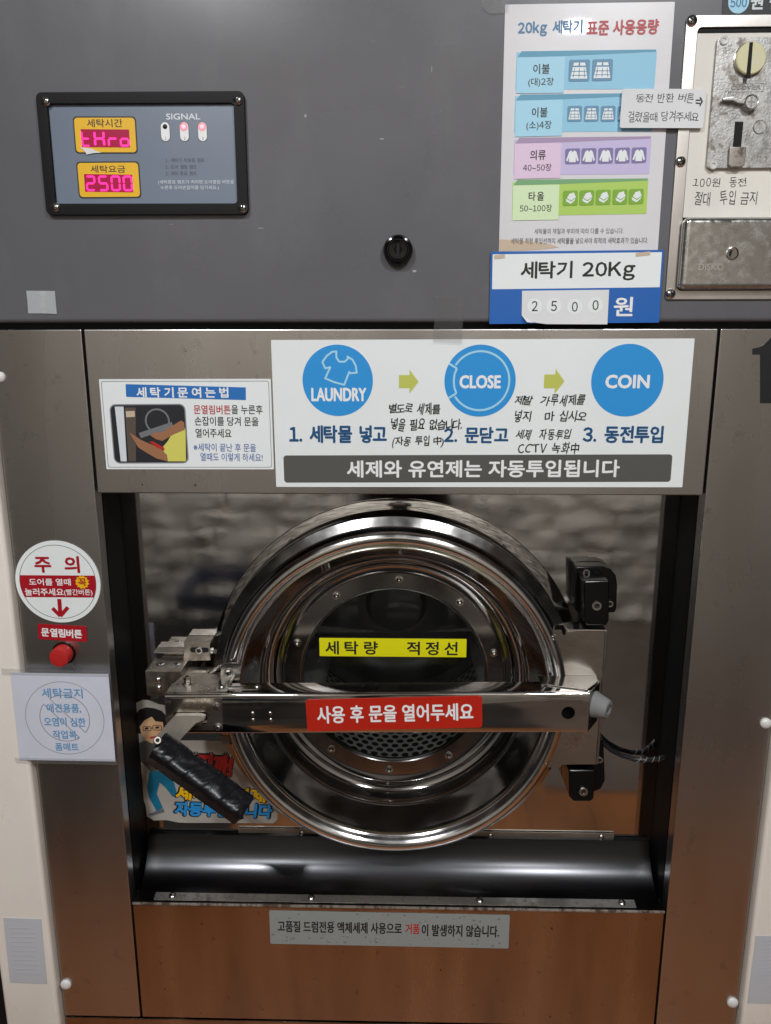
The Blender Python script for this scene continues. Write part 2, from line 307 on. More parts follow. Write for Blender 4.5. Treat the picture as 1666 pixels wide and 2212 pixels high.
# person taking the picture (seen in the polished parts)
cloth = mat('dark_cloth', (0.012, 0.012, 0.014), 0.85, bump=((90, 90, 90), .4, .003)); skin_ = mat('skin', (0.36, 0.22, 0.15), 0.5)
def figure():
    V, E, Rr = [], [], []
    def j(p, r, par=None):
        V.append(p); Rr.append(r)
        if par is not None: E.append((par, len(V) - 1))
        return len(V) - 1
    oy = -1.50
    pel = j((0, oy, .93), (.155, .11)); w1 = j((0, oy, 1.06), (.145, .10), pel); ch = j((0, oy + .01, 1.24), (.165, .115), w1); up = j((0, oy, 1.36), (.12, .08), ch); nk = j((0, oy + .01, 1.43), (.055, .055), up)
    hd0 = j((0, oy + .03, 1.49), (.065, .075), nk); hd1 = j((0, oy + .035, 1.56), (.076, .092), hd0); j((0, oy + .02, 1.63), (.06, .075), hd1)
    for s in (-1, 1):
        sh = j((s * .17, oy, 1.35), (.062, .062), up); el = j((s * .245, oy + .10, 1.10), (.048, .048), sh); wr = j((s * .10, oy + .38, 1.27), (.028, .028), el); pa = j((s * .066, oy + .43, 1.31), (.024, .034), wr)
        for k in range(4):
            f1 = j((s * (.050 - .003 * k), oy + .462 + .004 * k, 1.352 - .022 * k), (.0085, .0085), pa); j((s * (.026 + .003 * k), oy + .474, 1.360 - .022 * k), (.0075, .0075), f1)
        t1 = j((s * .048, oy + .44, 1.345), (.010, .010), pa); j((s * .030, oy + .452, 1.368), (.0085, .0085), t1)
        hp_ = j((s * .09, oy, .86), (.095, .095), pel); kn = j((s * .11, oy + .02, .48), (.062, .062), hp_); an_ = j((s * .12, oy - .02, .09), (.042, .042), kn); j((s * .125, oy + .14, .045), (.040, .032), an_)
    me = bpy.data.meshes.new('person'); me.from_pydata(V, E, []); o = bpy.data.objects.new('person', me); COL.objects.link(o)
    md = o.modifiers.new('skin', 'SKIN'); md.use_smooth_shade = True
    for i, r in enumerate(Rr): me.skin_vertices[0].data[i].radius = r
    me.skin_vertices[0].data[0].use_root = True
    ss = o.modifiers.new('sub', 'SUBSURF'); ss.levels = 2; ss.render_levels = 2
    bpy.context.view_layer.update(); dg = bpy.context.evaluated_depsgraph_get(); m2 = bpy.data.meshes.new_from_object(o.evaluated_get(dg)); o.modifiers.clear(); o.data = m2
    for m_ in (cloth, skin_): m2.materials.append(m_)
    for q in m2.polygons:
        c = q.center; q.use_smooth = True; q.material_index = 1 if (c.z > 1.445 or (c.y > oy + .36 and c.z > 1.2)) else 0
    WLOC[o.name] = Vector((0, 0, 0)); return o
person = tag(figure(), 'person in dark clothes holding up a phone in front of the washer', 'person')
hair = MB().lathe([(.0001, 1.665), (.045, 1.660), (.075, 1.635), (.092, 1.590), (.094, 1.555), (.090, 1.530)], (0, -1.487, 0), 28, axis='Z').build('hair', mat('black_hair', (0.01, 0.009, 0.008), 0.5), person, smooth=True)
MB().prism(rrect(0, 1.352, .078, .160, .009), -1.030, -1.021).build('phone', mat('phone_black', (0.01, 0.01, 0.012), 0.2)).update_tag()
tag(bpy.data.objects['phone'], 'black phone held up in both hands in front of the washer', 'phone')
# wire basket on the added mat
bk = tag(empty('wire_basket', (-0.66, -2.0, 0.0)), 'wire laundry basket with a dark blue rim on the dark mat', 'basket')
bl_ = mat('blue_rim', (0.02, 0.03, 0.07), 0.4); wi_ = mat('wire', (0.06, 0.06, 0.06), 0.4, 0.8)
b = MB(); n_ = 24; ou = rrect(0, 0, .56, .40, .05); inn_ = rrect(0, 0, .53, .37, .04)
b.ring(ou, inn_, 0, 0.065); b.v = [(-.66 + x, -2.0 + z, .37 - y) for x, y, z in b.v]; b.build('rim', bl_, bk)
b = MB()
for k in range(13):
    x = -.90 + k * .04; 
    for yy in (-1.815, -2.185): b.box((x - .002, yy - .002, .02), (x + .002, yy + .002, .31))
for z in (.02, .12, .22): b.box((-.92, -1.817, z - .002), (-.40, -1.813, z + .002)); b.box((-.92, -2.187, z - .002), (-.40, -2.183, z + .002))
tag(b.build('wire_side', wi_, bk), kind='stuff')

# ---------------------------------------------------------------- the washing machine
wm = empty('washing_machine', (-0.008, 0.2, 0))
tag(wm, 'coin washing machine with dark grey control fascia, brushed steel front and round chrome door', 'washing machine')
XL, XR, ZT, ZB = -0.4108, 0.3944, 1.1965, 0.5595     # the opening
XSL, XSR = -0.5330, 0.5170                             # steel front edges
ZJ = 1.4095; ZLOW = 0.352
# fascia: a folded sheet with rolled lower edge
b = MB(); prof = [(0.30, 1.90), (-0.004, 1.90), (-0.004, 1.4235), (-0.0025, 1.4200), (0.0005, 1.4180), (0.02, 1.4180), (0.02, 1.425), (0.30, 1.425)]
v = [(-0.66, y, z) for y, z in prof] + [(0.66, y, z) for y, z in prof]; n = len(prof)
b.add(v, [(i, (i + 1) % n, (i + 1) % n + n, i + n) for i in range(n)] + [tuple(range(n)), tuple(range(2 * n - 1, n - 1, -1))]).build('control_fascia', M['fascia'], wm, smooth=True)
b = MB()
for (x, z, dx, dz, w_) in ((0.0305, 1.7026, .0003, .006, .0004), (-.03, 1.63, .004, .001, .0003), (.135, 1.575, .003, -.0005, .0004), (-.18, 1.53, .006, .0004, .0003), (-.29, 1.535, .005, 0, .0003), (.01, 1.478, .004, .002, .0005), (-.12, 1.655, .002, .003, .0003)):
    b.box((x, -.0041, z), (x + abs(dx) + w_, -.00402, z + abs(dz) + w_))
b.build('scratch', mat('scratch_pale', C(150, 150, 152), 0.5), wm)['kind'] = 'stuff'
b = MB(); random.seed(11)
for k in range(26):
    x = random.uniform(-.4, .38); z = random.choice((random.uniform(1.205, 1.40), random.uniform(.36, .55), random.uniform(1.36, 1.405))); r = random.uniform(.0005, .0014)
    b.prism(circ(x, z, r, 7, r * random.uniform(.7, 1.5)), -.00012, -.00004)
tag(b.build('rust_speck', mat('rust_spot', (0.05, 0.022, 0.012), 0.8), wm), kind='stuff')
MB().box((-0.60, 0.016, 1.405), (0.60, 0.10, 1.4195)).build('gap_strip', M['dark_hole'], wm)
g = 0.0013
MB().box((XL + g, 0, ZT), (XR - g, 0.02, ZJ)).build('header_panel', M['steel'], wm, bevel=0.0018)
MB().box((XSL, 0, ZLOW), (XL - g, 0.022, ZJ)).build('side_panel', M['steel'], wm, bevel=0.0018)
MB().box((XR + g, 0, ZLOW), (XSR, 0.022, ZJ)).build('side_panel', M['steel'], wm, bevel=0.0018)
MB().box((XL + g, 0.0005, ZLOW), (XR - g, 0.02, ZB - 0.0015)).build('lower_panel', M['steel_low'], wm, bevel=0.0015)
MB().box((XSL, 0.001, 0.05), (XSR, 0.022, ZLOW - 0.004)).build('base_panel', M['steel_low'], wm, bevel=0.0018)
MB().box((XSL + 0.002, 0.024, 0.05), (XSR - 0.002, 0.030, 0.5595)).build('backing_sheet', M['dark_hole'], wm)
MB().box((XL - 0.02, 0.0225, ZT + 0.004), (XR + 0.02, 0.030, ZJ)).build('backing_sheet', M['dark_hole'], wm)
MB().box((XSL, 0.03, 0.02), (XSR, 0.04, 0.05)).build('plinth', M['black_paint'], wm)
YB = 0.085
CX, CZ = -0.0135, 0.8935
# recess lining, coloured near black for the deep shade inside
MB().box((XL - 0.006, 0.0225, 0.55), (XL - 0.0005, YB + 0.02, ZT + 0.004)).build('recess_wall', M['black_paint'], wm)
MB().box((XR + 0.0005, 0.0225, 0.55), (XR + 0.006, YB + 0.02, ZT + 0.004)).build('recess_wall', M['black_paint'], wm)
MB().box((XL, 0.0205, ZT + 0.0005), (XR, YB + 0.02, ZT + 0.004)).build('recess_ceiling', M['black_paint'], wm)
N = 96
b = MB(); inner = circ(CX, CZ, 0.215, N); outer = []
for k in range(N):
    a = 2 * math.pi * k / N; dx, dz = math.cos(a), math.sin(a); t = 9
    if dx > 1e-6: t = min(t, (XR - CX) / dx)
    if dx < -1e-6: t = min(t, (XL - CX) / dx)
    if dz > 1e-6: t = min(t, (ZT - CZ) / dz)
    if dz < -1e-6: t = min(t, (0.55 - CZ) / dz)
    outer.append((CX + dx * t, CZ + dz * t))
def corner_fix(px, pz):
    k = min(range(N), key=lambda i: (outer[i][0] - px) ** 2 + (outer[i][1] - pz) ** 2); outer[k] = (px, pz)
for px in (XL, XR):
    for pz in (ZT, 0.55): corner_fix(px, pz)
b.ring(outer, inner, YB, YB + 0.003).build('surround_plate', M['mirror'], wm)
# tray
prof = [(YB - 0.001, 0.6275), (0.0765, 0.6255), (0.070, 0.607), (0.060, 0.591), (0.047, 0.579), (0.032, 0.5705), (0.017, 0.5655), (0.004, 0.5625), (0.0, 0.5612), (0.0, 0.5590), (0.006, 0.5590), (YB - 0.001, 0.5590)]
b = MB(); xl, xr = XL + 0.0015, XR - 0.0015; n = len(prof)
v = [(xl + (0.0 if i > 6 else 0.004), y, z) for i, (y, z) in enumerate(prof)] + [(xr - (0.0 if i > 6 else 0.004), y, z) for i, (y, z) in enumerate(prof)]
b.add(v, [(i, (i + 1) % n, (i + 1) % n + n, i + n) for i in range(n)] + [tuple(range(n)), tuple(range(2 * n - 1, n - 1, -1))]).build('drip_tray', M['tray'], wm, smooth=True)
rim = stain(mat('rusty_edge', (0.55, 0.50, 0.45), 0.4, 0.8), (90, 40, 90), 0.45, 0.6, (0.12, 0.06, 0.03, 1), 0.9, 0.8)
MB().box((XL + 0.001, -0.0012, 0.5588), (XR - 0.001, 0.003, 0.5618)).build('tray_edge', rim, wm, bevel=0.0008)
strip = [(-0.3786, 0.5659), (0.3405, 0.5645)]
b = MB(); xa, xb = -0.378, 0.352
v = [(xa, 0.0035, 0.5640), (xb, 0.0035, 0.5640), (xb, 0.0165, 0.5668), (xa, 0.0165, 0.5668), (xa, 0.0035, 0.5650), (xb, 0.0035, 0.5650), (xb, 0.0165, 0.5678), (xa, 0.0165, 0.5678)]
b.add(v, [(0, 1, 2, 3), (4, 5, 6, 7), (0, 1, 5, 4), (2, 3, 7, 6), (1, 2, 6, 5), (3, 0, 4, 7)]).build('tray_strip', stain(mat('grey_strip', (0.44, 0.42, 0.39), 0.32, 0.9), (60, 60, 60), 0.5, 0.66, (0.10, 0.07, 0.05, 1), 0.7, 0.7), wm, bevel=0.0003)
MB().box((-0.262, YB - 0.0035, 0.618), (0.335, YB - 0.0015, 0.6345)).build('tray_flange', stain(mat('light_flange', (0.30, 0.27, 0.23), 0.35, 0.8, var=((30, 30, 60), 0.2, 0.1)), (60, 60, 60), 0.55, 0.7, (0.3, 0.2, 0.12, 1), 0.5), wm)

# ---- fasteners (one mesh of each kind, then copied)
def dome_screw(r=0.004, h=0.0026, cross=True):
    b = MB(); p = [(r, 0.0)] + [(r * math.cos(a), -h * math.sin(a)) for a in (0.3, 0.7, 1.1, 1.4)] + [(0.0001, -h)]
    b.lathe(p, (0, 0, 0), 16)
    if cross:
        b.box((-r * .55, -h - .0002, -r * .1), (r * .55, -h * .6, r * .1), 1); b.box((-r * .1, -h - .00015, -r * .55), (r * .1, -h * .6, r * .55), 1)
    return b
def hex_bolt(r=0.0045):
    b = MB(); b.lathe([(r * 1.5, 0), (r * 1.5, -.0008), (r * 1.35, -.0011), (r, -.0011)], (0, 0, 0), 20)
    b.lathe([(r * 1.02, -.0011), (r * 1.02, -.0045), (r * .86, -.0056), (r * .62, -.0056), (r * .58, -.003), (0.0001, -.003)], (0, 0, 0), 6, rot=.3)
    b.lathe([(r * .56, -.0034), (.0001, -.0034)], (0, 0, 0), 8, mi=1); return b
def socket_bolt(r=0.006):
    b = MB(); b.lathe([(r, 0), (r, -.0022), (r * .9, -.0029), (r * .56, -.0029), (r * .5, -.0008)], (0, 0, 0), 24); b.lathe([(r * .5, -.0008), (.0001, -.0008)], (0, 0, 0), 6, mi=1); return b
def stud(r=0.0036):
    b = MB(); b.lathe([(r * 1.7, 0), (r * 1.7, -.0008), (r * 1.05, -.0012), (r * 1.0, -.0040), (r * .8, -.0062), (r * .4, -.0078), (.0001, -.0082)], (0, 0, 0), 16); return b
PROTO = {}
def fast(kind, name, loc, parent, scale=1.0, rot=None, mats=None):
    key = kind
    if key not in PROTO:
        m = {'dome': dome_screw, 'plain': lambda: dome_screw(cross=False), 'hex': hex_bolt, 'socket': socket_bolt, 'stud': stud}[kind]()
        o = m.build(name, [M['screw'], M['dark_hole']], None, smooth=True, loc=(0, 0, 0)); PROTO[key] = o.data; bpy.data.objects.remove(o)
    o = bpy.data.objects.new(name, PROTO[key]); COL.objects.link(o); place(o, loc, parent); o.scale = (scale,) * 3
    if rot: o.rotation_euler = rot
    else: o.rotation_euler = (0, random.uniform(0, 1.5), 0)
    return o
for px, pz, yy in [(-0.3511, 0.5647, 0.012), (-0.1381, 0.5637, 0.012), (0.1182, 0.5617, 0.012), (0.3323, 0.5599, 0.012)]:
    fast('plain', 'rivet', (px, 0.011, 0.5660), wm, 1.5, (-1.35, 0, 0))
for px in (0.315, 0.14, -0.16):
    fast('plain', 'rivet', (px, YB - 0.0036, 0.6285), wm, 1.1)
# white screw caps on the steel edges
for x, z, r in [(-0.525, 0.412, 0.0084), (0.5089, 0.4019, 0.0084), (0.509, 0.8713, 0.0077), (-0.5237, 1.3493, 0.0073)]:
    MB().lathe([(r, -0.0002), (r, -0.002), (r * .8, -.0042), (r * .45, -.0055), (.0001, -.006)], (x, 0, z), 24).build('screw_cap', M['white_cap'], wm, smooth=True)

# ---- door
door = empty('door', (CX, 0.02, CZ), wm)
D = (CX, 0, CZ)
b = MB(); b.lathe([(0.2800, YB - 0.0002), (0.2800, YB - 0.0022), (0.2790, YB - 0.0028), (0.2300, YB - 0.0028)], (CX + 0.003, 0, CZ), 128).build('door_frame_ring', M['mirror'], wm, smooth=True)
for k in range(10):
    a = math.radians(88.9 + 36 * k); fast('socket', 'frame_bolt', (CX + 0.2595 * math.cos(a), YB - 0.003, CZ + 0.2595 * math.sin(a)), wm, 1.12)
b = MB(); b.lathe([(0.2605, 0.080), (0.2648, 0.076), (0.2648, 0.0405), (0.2640, 0.0385), (0.2508, 0.0325), (0.2490, 0.0345)], D, 128).build('door_edge', M['chrome_brushed'], door, smooth=True)
b = MB(); p = [(0.2518, 0.0340), (0.2522, 0.0295), (0.2512, 0.0235), (0.2488, 0.0180), (0.2452, 0.0135), (0.2408, 0.0110), (0.2362, 0.0105), (0.2320, 0.0125), (0.2285, 0.0160), (0.2268, 0.0192), (0.2260, 0.0200), (0.2250, 0.0192), (0.2238, 0.0190), (0.2225, 0.0202), (0.2212, 0.0240), (0.2202, 0.0300)]
b.lathe(p, D, 144).build('door_rim', M['rim'], door, smooth=True)
b = MB(); p = [(0.2203, 0.0285), (0.2150, 0.0378), (0.2085, 0.0480), (0.2015, 0.0590), (0.2006, 0.0604), (0.1990, 0.0608), (0.1965, 0.0608), (0.1957, 0.0616), (0.1950, 0.0640), (0.1938, 0.0790), (0.1925, 0.0840), (0.1885, 0.0880), (0.1840, 0.0892), (0.1834, 0.0884), (0.1822, 0.0884), (0.1815, 0.0894), (0.1800, 0.0925), (0.1785, 0.0935), (0.1640, 0.0940)]
b.lathe(p, D, 144).build('door_bowl', mat('bowl_steel', (0.40, 0.40, 0.41), 0.09, 1.0, bump=((9, 9, 9), 0.03, 0.003), var=((20, 20, 20), 0.15, 0.03)), door, smooth=True)
b = MB(); p = [(0.1668, 0.0945), (0.1668, 0.0910), (0.1658, 0.0902), (0.1436, 0.0902), (0.1424, 0.0911), (0.1424, 0.097)]
b.lathe(p, D, 128).build('window_ring', mat('ring_steel', (0.33, 0.32, 0.31), 0.16, 1.0, bump=((40, 40, 40), 0.04, 0.001), var=((20, 20, 20), 0.15, 0.05)), door, smooth=True)
b = MB(); p = [(0.1426, 0.0922), (0.1408, 0.0908), (0.1388, 0.0922), (0.1383, 0.0960), (0.1430, 0.100)]
b.lathe(p, D, 96).build('gasket', M['gasket'], door, smooth=True)
for k in range(10):
    a = math.radians(87.3 + 36 * k); fast('stud', 'window_bolt', (CX + 0.1562 * math.cos(a), 0.0902, CZ + 0.1562 * math.sin(a)), door, 1.0)
glass = sheer('door_glass', (0.83, 0.835, 0.83), 0.004, 0.02, 1.5)
MB().prism(circ(CX, CZ, 0.1418, 96), 0.0932, 0.0960).build('glass', glass, door)
# drum: perforated steel cylinder behind the glass
RD, Y0, Y1 = 0.215, 0.115, 0.47
b = MB(); cols = 74; pitch = 2 * math.pi * RD / cols; rowp = pitch * 0.866; rows = int((Y1 - Y0) / rowp)
ncorner = 12; rh = pitch * 0.36
hexv = []
for j in range(rows):
    for i in range(cols):
        u0 = (i + (0.5 if j % 2 else 0)) * pitch; w0 = Y0 + (j + .5) * rowp
        ov = []; iv = []
        for k in range(ncorner):
            a = math.pi / 2 + 2 * math.pi * k / ncorner; ro = pitch / math.sqrt(3) if k % 2 == 0 else pitch / 2
            aa = a; ov.append((u0 + ro * math.cos(aa), w0 + ro * math.sin(aa))); iv.append((u0 + rh * math.cos(aa), w0 + rh * math.sin(aa)))
        n0 = len(b.v)
        for (u, y) in ov + iv:
            th = u / RD; b.v.append((CX + RD * math.cos(th), y, CZ + RD * math.sin(th)))
        for k in range(ncorner):
            l = (k + 1) % ncorner; b.f.append((n0 + k, n0 + l, n0 + ncorner + l, n0 + ncorner + k)); b.mi.append(0)
drum = b.build('drum_wall', M['drum'], wm, smooth=True, recalc=False); tag(drum, kind='stuff')
MB().lathe([(0.236, 0.100), (0.236, 0.52), (0.0001, 0.52)], D, 64).build('outer_tub', M['black_paint'], wm, smooth=True)
MB().lathe([(0.214, 0.099), (0.150, 0.100), (0.1455, 0.103), (0.150, 0.109), (0.213, 0.116)], D, 96).build('drum_lip', M['gasket'], wm, smooth=True)
b = MB(); b.lathe([(0.214, Y1), (0.19, Y1 - 0.004), (0.165, Y1 - 0.03), (0.12, Y1 - 0.05), (0.06, Y1 - 0.045), (0.05, Y1 - 0.06), (0.0001, Y1 - 0.062)], D, 64).build('drum_back', mat('drum_back_steel', (0.22, 0.22, 0.23), 0.3, 1.0), wm, smooth=True)
for a0 in (95, 215, 335):
    a = math.radians(a0); ca, sa = math.cos(a), math.sin(a); b = MB(); q = []
    for rr, t in ((0.214, -0.045), (0.165, -0.016), (0.160, 0.0), (0.165, 0.016), (0.214, 0.045)):
        q.append((CX + rr * ca - t * sa, CZ + rr * sa + t * ca))
    b.prism(q, Y0 + 0.01, Y1 - 0.01).build('drum_lifter', M['drum'], wm, bevel=0.004)

# ---- hinge side: bracket plate on the rim, two black hinge blocks
hp = 0.015
p = []
a0, a1 = math.radians(29.0), math.radians(-27.0)

for k in range(15):
    a = a1 + (a0 - a1) * k / 14; p.append((CX + 0.2325 * math.cos(a), CZ + 0.2325 * math.sin(a)))
poly = p + [(0.1942, 1.0021), (0.2205, 1.0016), (0.2228, 0.9941), (0.2267, 0.9941), (0.2269, 1.001), (0.2833, 1.0014), (0.2845, 0.9614), (0.2854, 0.9052), (0.2843, 0.8476), (0.2828, 0.7953), (0.2314, 0.7939), (0.229, 0.7893), (0.2022, 0.789), (0.1973, 0.7949)]
hb = MB().prism(poly, hp, hp + 0.0025).build('hinge_plate', stain(mat('hinge_steel', (0.56, 0.53, 0.49), 0.20, 1.0, bump=((14, 14, 20), 0.15, 0.003), var=((12, 12, 14), 0.15, 0.06)), (25, 25, 40), 0.58, 0.75, (0.2, 0.17, 0.14, 1), 0.5, 0.5), door)
a = (0.2269, 1.001); c = (0.2839, 1.0014); d = (0.2828, 0.7953)
MB().box((a[0], hp - 0.0005, a[1] - 0.002), (c[0], hp + 0.030, a[1] + 0.0015)).build('hinge_plate_fold', M['chrome_brushed'], door, bevel=0.0012)
sp = MB(); x_t, z_t = c; x_b, z_b = d
sp.add([(x_t - .003, hp - .0008, z_t), (x_t + .0012, hp - .0008, z_t), (x_b + .0012, hp - .0008, z_b), (x_b - .003, hp - .0008, z_b), (x_t - .003, hp + .03, z_t), (x_t + .0012, hp + .03, z_t), (x_b + .0012, hp + .03, z_b), (x_b - .003, hp + .03, z_b)], [(0, 1, 2, 3), (7, 6, 5, 4), (0, 3, 7, 4), (1, 5, 6, 2), (0, 4, 5, 1), (3, 2, 6, 7)]).build('hinge_plate_fold', M['chrome_brushed'], door, bevel=0.001)
for q in [(0.2097, 0.9906), (0.2074, 0.7992)]: fast('hex', 'plate_bolt', (q[0], hp - 0.0002, q[1]), door, 0.75)
fast('hex', 'plate_bolt', (-0.25, 0.0185, 0.8227), door, 0.8)
MB().prism([(-0.2677, 0.8313), (-0.2364, 0.8317), (-0.2342, 0.8198), (-0.2426, 0.8159), (-0.2643, 0.8179)], 0.0190, 0.0215).build('rim_tab', M['dirty_steel'], door, bevel=0.0006)
# upper hinge
def hinge(name, base, knuckle, bolts_small, bolt_big):
    h = empty(name, (base[0][0], YB, base[0][1]), wm)
    MB().prism(base, YB - 0.026, YB - 0.0002).build('base_block', M['black_gloss'], h, bevel=0.0022, seg=3)
    k = MB().prism(knuckle, 0.022, YB - 0.027).build('knuckle', M['black_gloss'], h, bevel=0.0022, seg=3)
    for q in bolts_small: fast('socket', 'socket_bolt', (q[0], YB - 0.0260, q[1]), h, 0.85)
    fast('socket', 'socket_bolt', (bolt_big[0], 0.0222, bolt_big[1]), h, 1.15)
    return h
bx = [(0.2461, 1.0803), (0.2853, 1.0806), (0.296, 1.0765), (0.3038, 1.067), (0.3066, 1.0532), (0.3077, 1.0169), (0.3054, 1.0113), (0.2525, 1.0109), (0.2469, 1.0165)]
hinge('hinge', bx, [(0.2496, 1.0704), (0.2845, 1.072), (0.2875, 1.0138), (0.2848, 1.0056), (0.2571, 1.0053), (0.253, 1.0108)], [(0.2609, 1.0722), (0.2973, 1.0253)], (0.2689, 1.0355))
bx = [(0.2441, 0.81), (0.3019, 0.8107), (0.3083, 0.7413), (0.3029, 0.7271), (0.2893, 0.7206), (0.2571, 0.7202), (0.248, 0.7326)]
hinge('hinge', bx, [(0.2436, 0.7808), (0.282, 0.7813), (0.2827, 0.7343), (0.2782, 0.7296), (0.2537, 0.7293), (0.2465, 0.7368)], [(0.2978, 0.7769)], (0.2664, 0.747))
for pz in (0.9835, 0.7735):
    pass
# cable to the right wall
cpts = [(0.2965, 0.072, 0.8088), (0.306, 0.073, 0.796), (0.3181, 0.074, 0.7847), (0.3352, 0.075, 0.7749), (0.3546, 0.075, 0.7689), (0.3741, 0.074, 0.7682), (0.3893, 0.066, 0.7747), (0.4012, 0.058, 0.7842), (0.4113, 0.05, 0.7959), (0.4248, 0.045, 0.8088)]
b = MB(); fine = []
for i in range(len(cpts) - 1):
    for k in range(6):
        t = k / 6; fine.append(tuple(cpts[i][j] * (1 - t) + cpts[i + 1][j] * t for j in range(3)))
cab = b.tube(fine, 0.0038, 10).build('cable', mat('black_sleeve', (0.02, 0.02, 0.022), 0.22), wm, smooth=True)
b = MB(); m = len(fine)
for k in range(7):
    t = 0.50 + 0.065 * k; i = min(int(t * (m - 1)), m - 3); pc = Vector(fine[i]); tg = (Vector(fine[i + 2]) - pc).normalized()
    u = tg.cross(Vector((0, 1, .01))).normalized(); w2 = tg.cross(u)
    b.tube([tuple(pc + (u * math.cos(a) + w2 * math.sin(a)) * 0.0040 + tg * (0.0035 * math.cos(a))) for a in [2 * math.pi * q / 12 for q in range(13)]], 0.0005, 5)
tag(b.build('spiral_wrap', mat('clear_wrap', (0.28, 0.28, 0.28), 0.35), wm, smooth=True), kind='stuff')

# ---- latch crossbar
YF = -0.035
tlx, tlz = (-0.3257, 0.9231); trx, trz = (0.2526, 0.9321); blx, blz = (-0.3242, 0.8655); brx, brz = (0.2542, 0.8711)
bar = empty('crossbar', ((tlx + trx) / 2, YF + 0.015, (tlz + blz) / 2), wm)
ANG = math.atan2(trz - tlz, trx - tlx); BH = ((tlz - blz) + (trz - brz)) / 2
def bt(x, z):   # point on the bar: x from its left end, z from its top edge down
    return (tlx + x * math.cos(ANG) + z * math.sin(ANG) * 0, tlz + x * math.sin(ANG) - z)
LB = trx - tlx
r_ = 0.0042; th = 0.0022; dep = 0.034
out = [(YF + dep, 0.0)] + [(YF + r_ - r_ * math.sin(a), r_ - r_ * math.cos(a)) for a in (0, .4, .8, 1.2, 1.57)] + [(YF + r_ * .6 - r_ * .6 * math.cos(a), BH - r_ * .6 + r_ * .6 * math.sin(a)) for a in (0, .5, 1.1, 1.57)] + [(YF + dep, BH)]
inn = [(YF + dep, BH - th), (YF + th + 0.002, BH - th), (YF + th, BH - th - .002), (YF + th, th + .002), (YF + th + 0.002, th), (YF + dep, th)]
prof = out + inn; n = len(prof); b = MB()
v = []
for X in (0.0, LB):
    for y, z in prof: q = bt(X, z); v.append((q[0], y, q[1]))
b.add(v, [(i, (i + 1) % n, (i + 1) % n + n, i + n) for i in range(n)] + [tuple(range(n)), tuple(range(2 * n - 1, n - 1, -1))])
beam = b.build('beam', M['bar'], bar, smooth=True)
cut = MB().prism([(-0.3148, 0.897), (-0.2716, 0.8979), (-0.2691, 0.8955), (-0.2696, 0.8801), (-0.3157, 0.8789)], YF - 0.01, YF + 0.015).build('cut', M['bar']); boolean(beam, cut)
hx, hz, hr = (0.2249, 0.9018, 0.0091)
cut = MB().prism(circ(hx, hz, hr, 32), YF - 0.01, YF + 0.015).build('cut', M['bar']); boolean(beam, cut)
MB().box((hx - .02, YF + 0.02, hz - .02), (hx + .02, YF + 0.022, hz + .02)).build('inner_plate', M['dark_hole'], bar)  # near-black plates put the shade behind the hole and the slot
MB().box((tlx + .006, YF + 0.024, hz - .03), (tlx + .09, YF + 0.026, tlz - .004)).build('inner_plate', M['dark_hole'], bar)
# left end cap and worn overlay plate round the slot
q0 = bt(-0.0006, 0.002); q1 = bt(0.0022, BH - .001)
MB().box((q0[0] - .001, YF + .001, q0[1]), (q1[0], YF + dep, q1[1])).build('end_cap', M['dirty_steel'], bar, bevel=0.0008)
ov = MB().prism([(-0.3173, 0.9171), (-0.2466, 0.9186), (-0.2482, 0.8707), (-0.3184, 0.8692)], YF - 0.0008, YF - 0.0001).build('slot_plate', stain(mat('slot_steel', (0.50, 0.465, 0.42), 0.23, 1.0, bump=((40, 40, 90), 0.1, 0.001), var=((30, 30, 30), 0.15, 0.08)), (50, 50, 50), 0.52, 0.7, (0.2, 0.14, 0.09, 1), 0.5, 0.6), bar)
cut = MB().prism([(-0.3148, 0.897), (-0.2716, 0.8979), (-0.2691, 0.8955), (-0.2696, 0.8801), (-0.3157, 0.8789)], YF - 0.01, YF + 0.015).build('cut', M['bar']); boolean(ov, cut)
# top flange of the latch housing, reaching back over the latch
tz = tlz + 0.0004
def topplate(name, pts, z, mt, t=0.002, **k):
    b = MB(); n = len(pts); b.add([(x, y, z + (x - tlx) * math.tan(ANG)) for x, y in pts] + [(x, y, z + t + (x - tlx) * math.tan(ANG)) for x, y in pts], [tuple(range(n)), tuple(range(2 * n - 1, n - 1, -1))] + [(i, i + n, (i + 1) % n + n, (i + 1) % n) for i in range(n)]); return b.build(name, mt, bar, **k)
topplate('latch_top_plate', [(tlx + .0015, YF + .003), (tlx + .085, YF + .003), (tlx + .085, .012), (tlx + .070, .012), (tlx + .067, .026), (tlx + .062, .031), (tlx + .024, .031), (tlx + .014, .028), (tlx + .009, .020), (tlx + .0015, YF + .022)], tz, M['dirty_steel'], 0.002, bevel=0.0006)
xa = -0.2588; xb = -0.1945
topplate('slotted_tab', [(xa, -.028), (xa + .003, -.0295), (xb - .006, -.0295), (xb - .002, -.027), (xb, -.0225), (xb - .002, -.018), (xb - .006, -.0155), (xb - .05, -.0145), (xb - .05, .006), (xa + .000, .006)], tz + .0022, M['chrome_brushed'], 0.0018, bevel=0.0005)
topplate('slot_opening', [(xa + .019, -.0235), (xa + .036, -.0235), (xa + .036, -.0205), (xa + .019, -.0205)], tz + .0041, M['dark_hole'], 0.0002)
up = [(-0.2588, 0.9199), (-0.2568, 0.9467), (-0.2546, 0.9509), (-0.2506, 0.9524), (-0.2323, 0.9526), (-0.2292, 0.9484), (-0.231, 0.9202)]
MB().prism(up, 0.0045, 0.0067).build('rim_bracket', M['chrome_brushed'], bar, bevel=0.0006)
q = (-0.2458, 0.9381); fast('hex', 'bracket_bolt', (q[0], 0.0044, q[1]), bar, 0.95)
for px in (xa + .009, xb - .0065): fast('dome', 'tab_screw', (px, -.022, tz + .0045 + (px - tlx) * math.tan(ANG)), bar, 1.15, (-1.57, 0, .6))
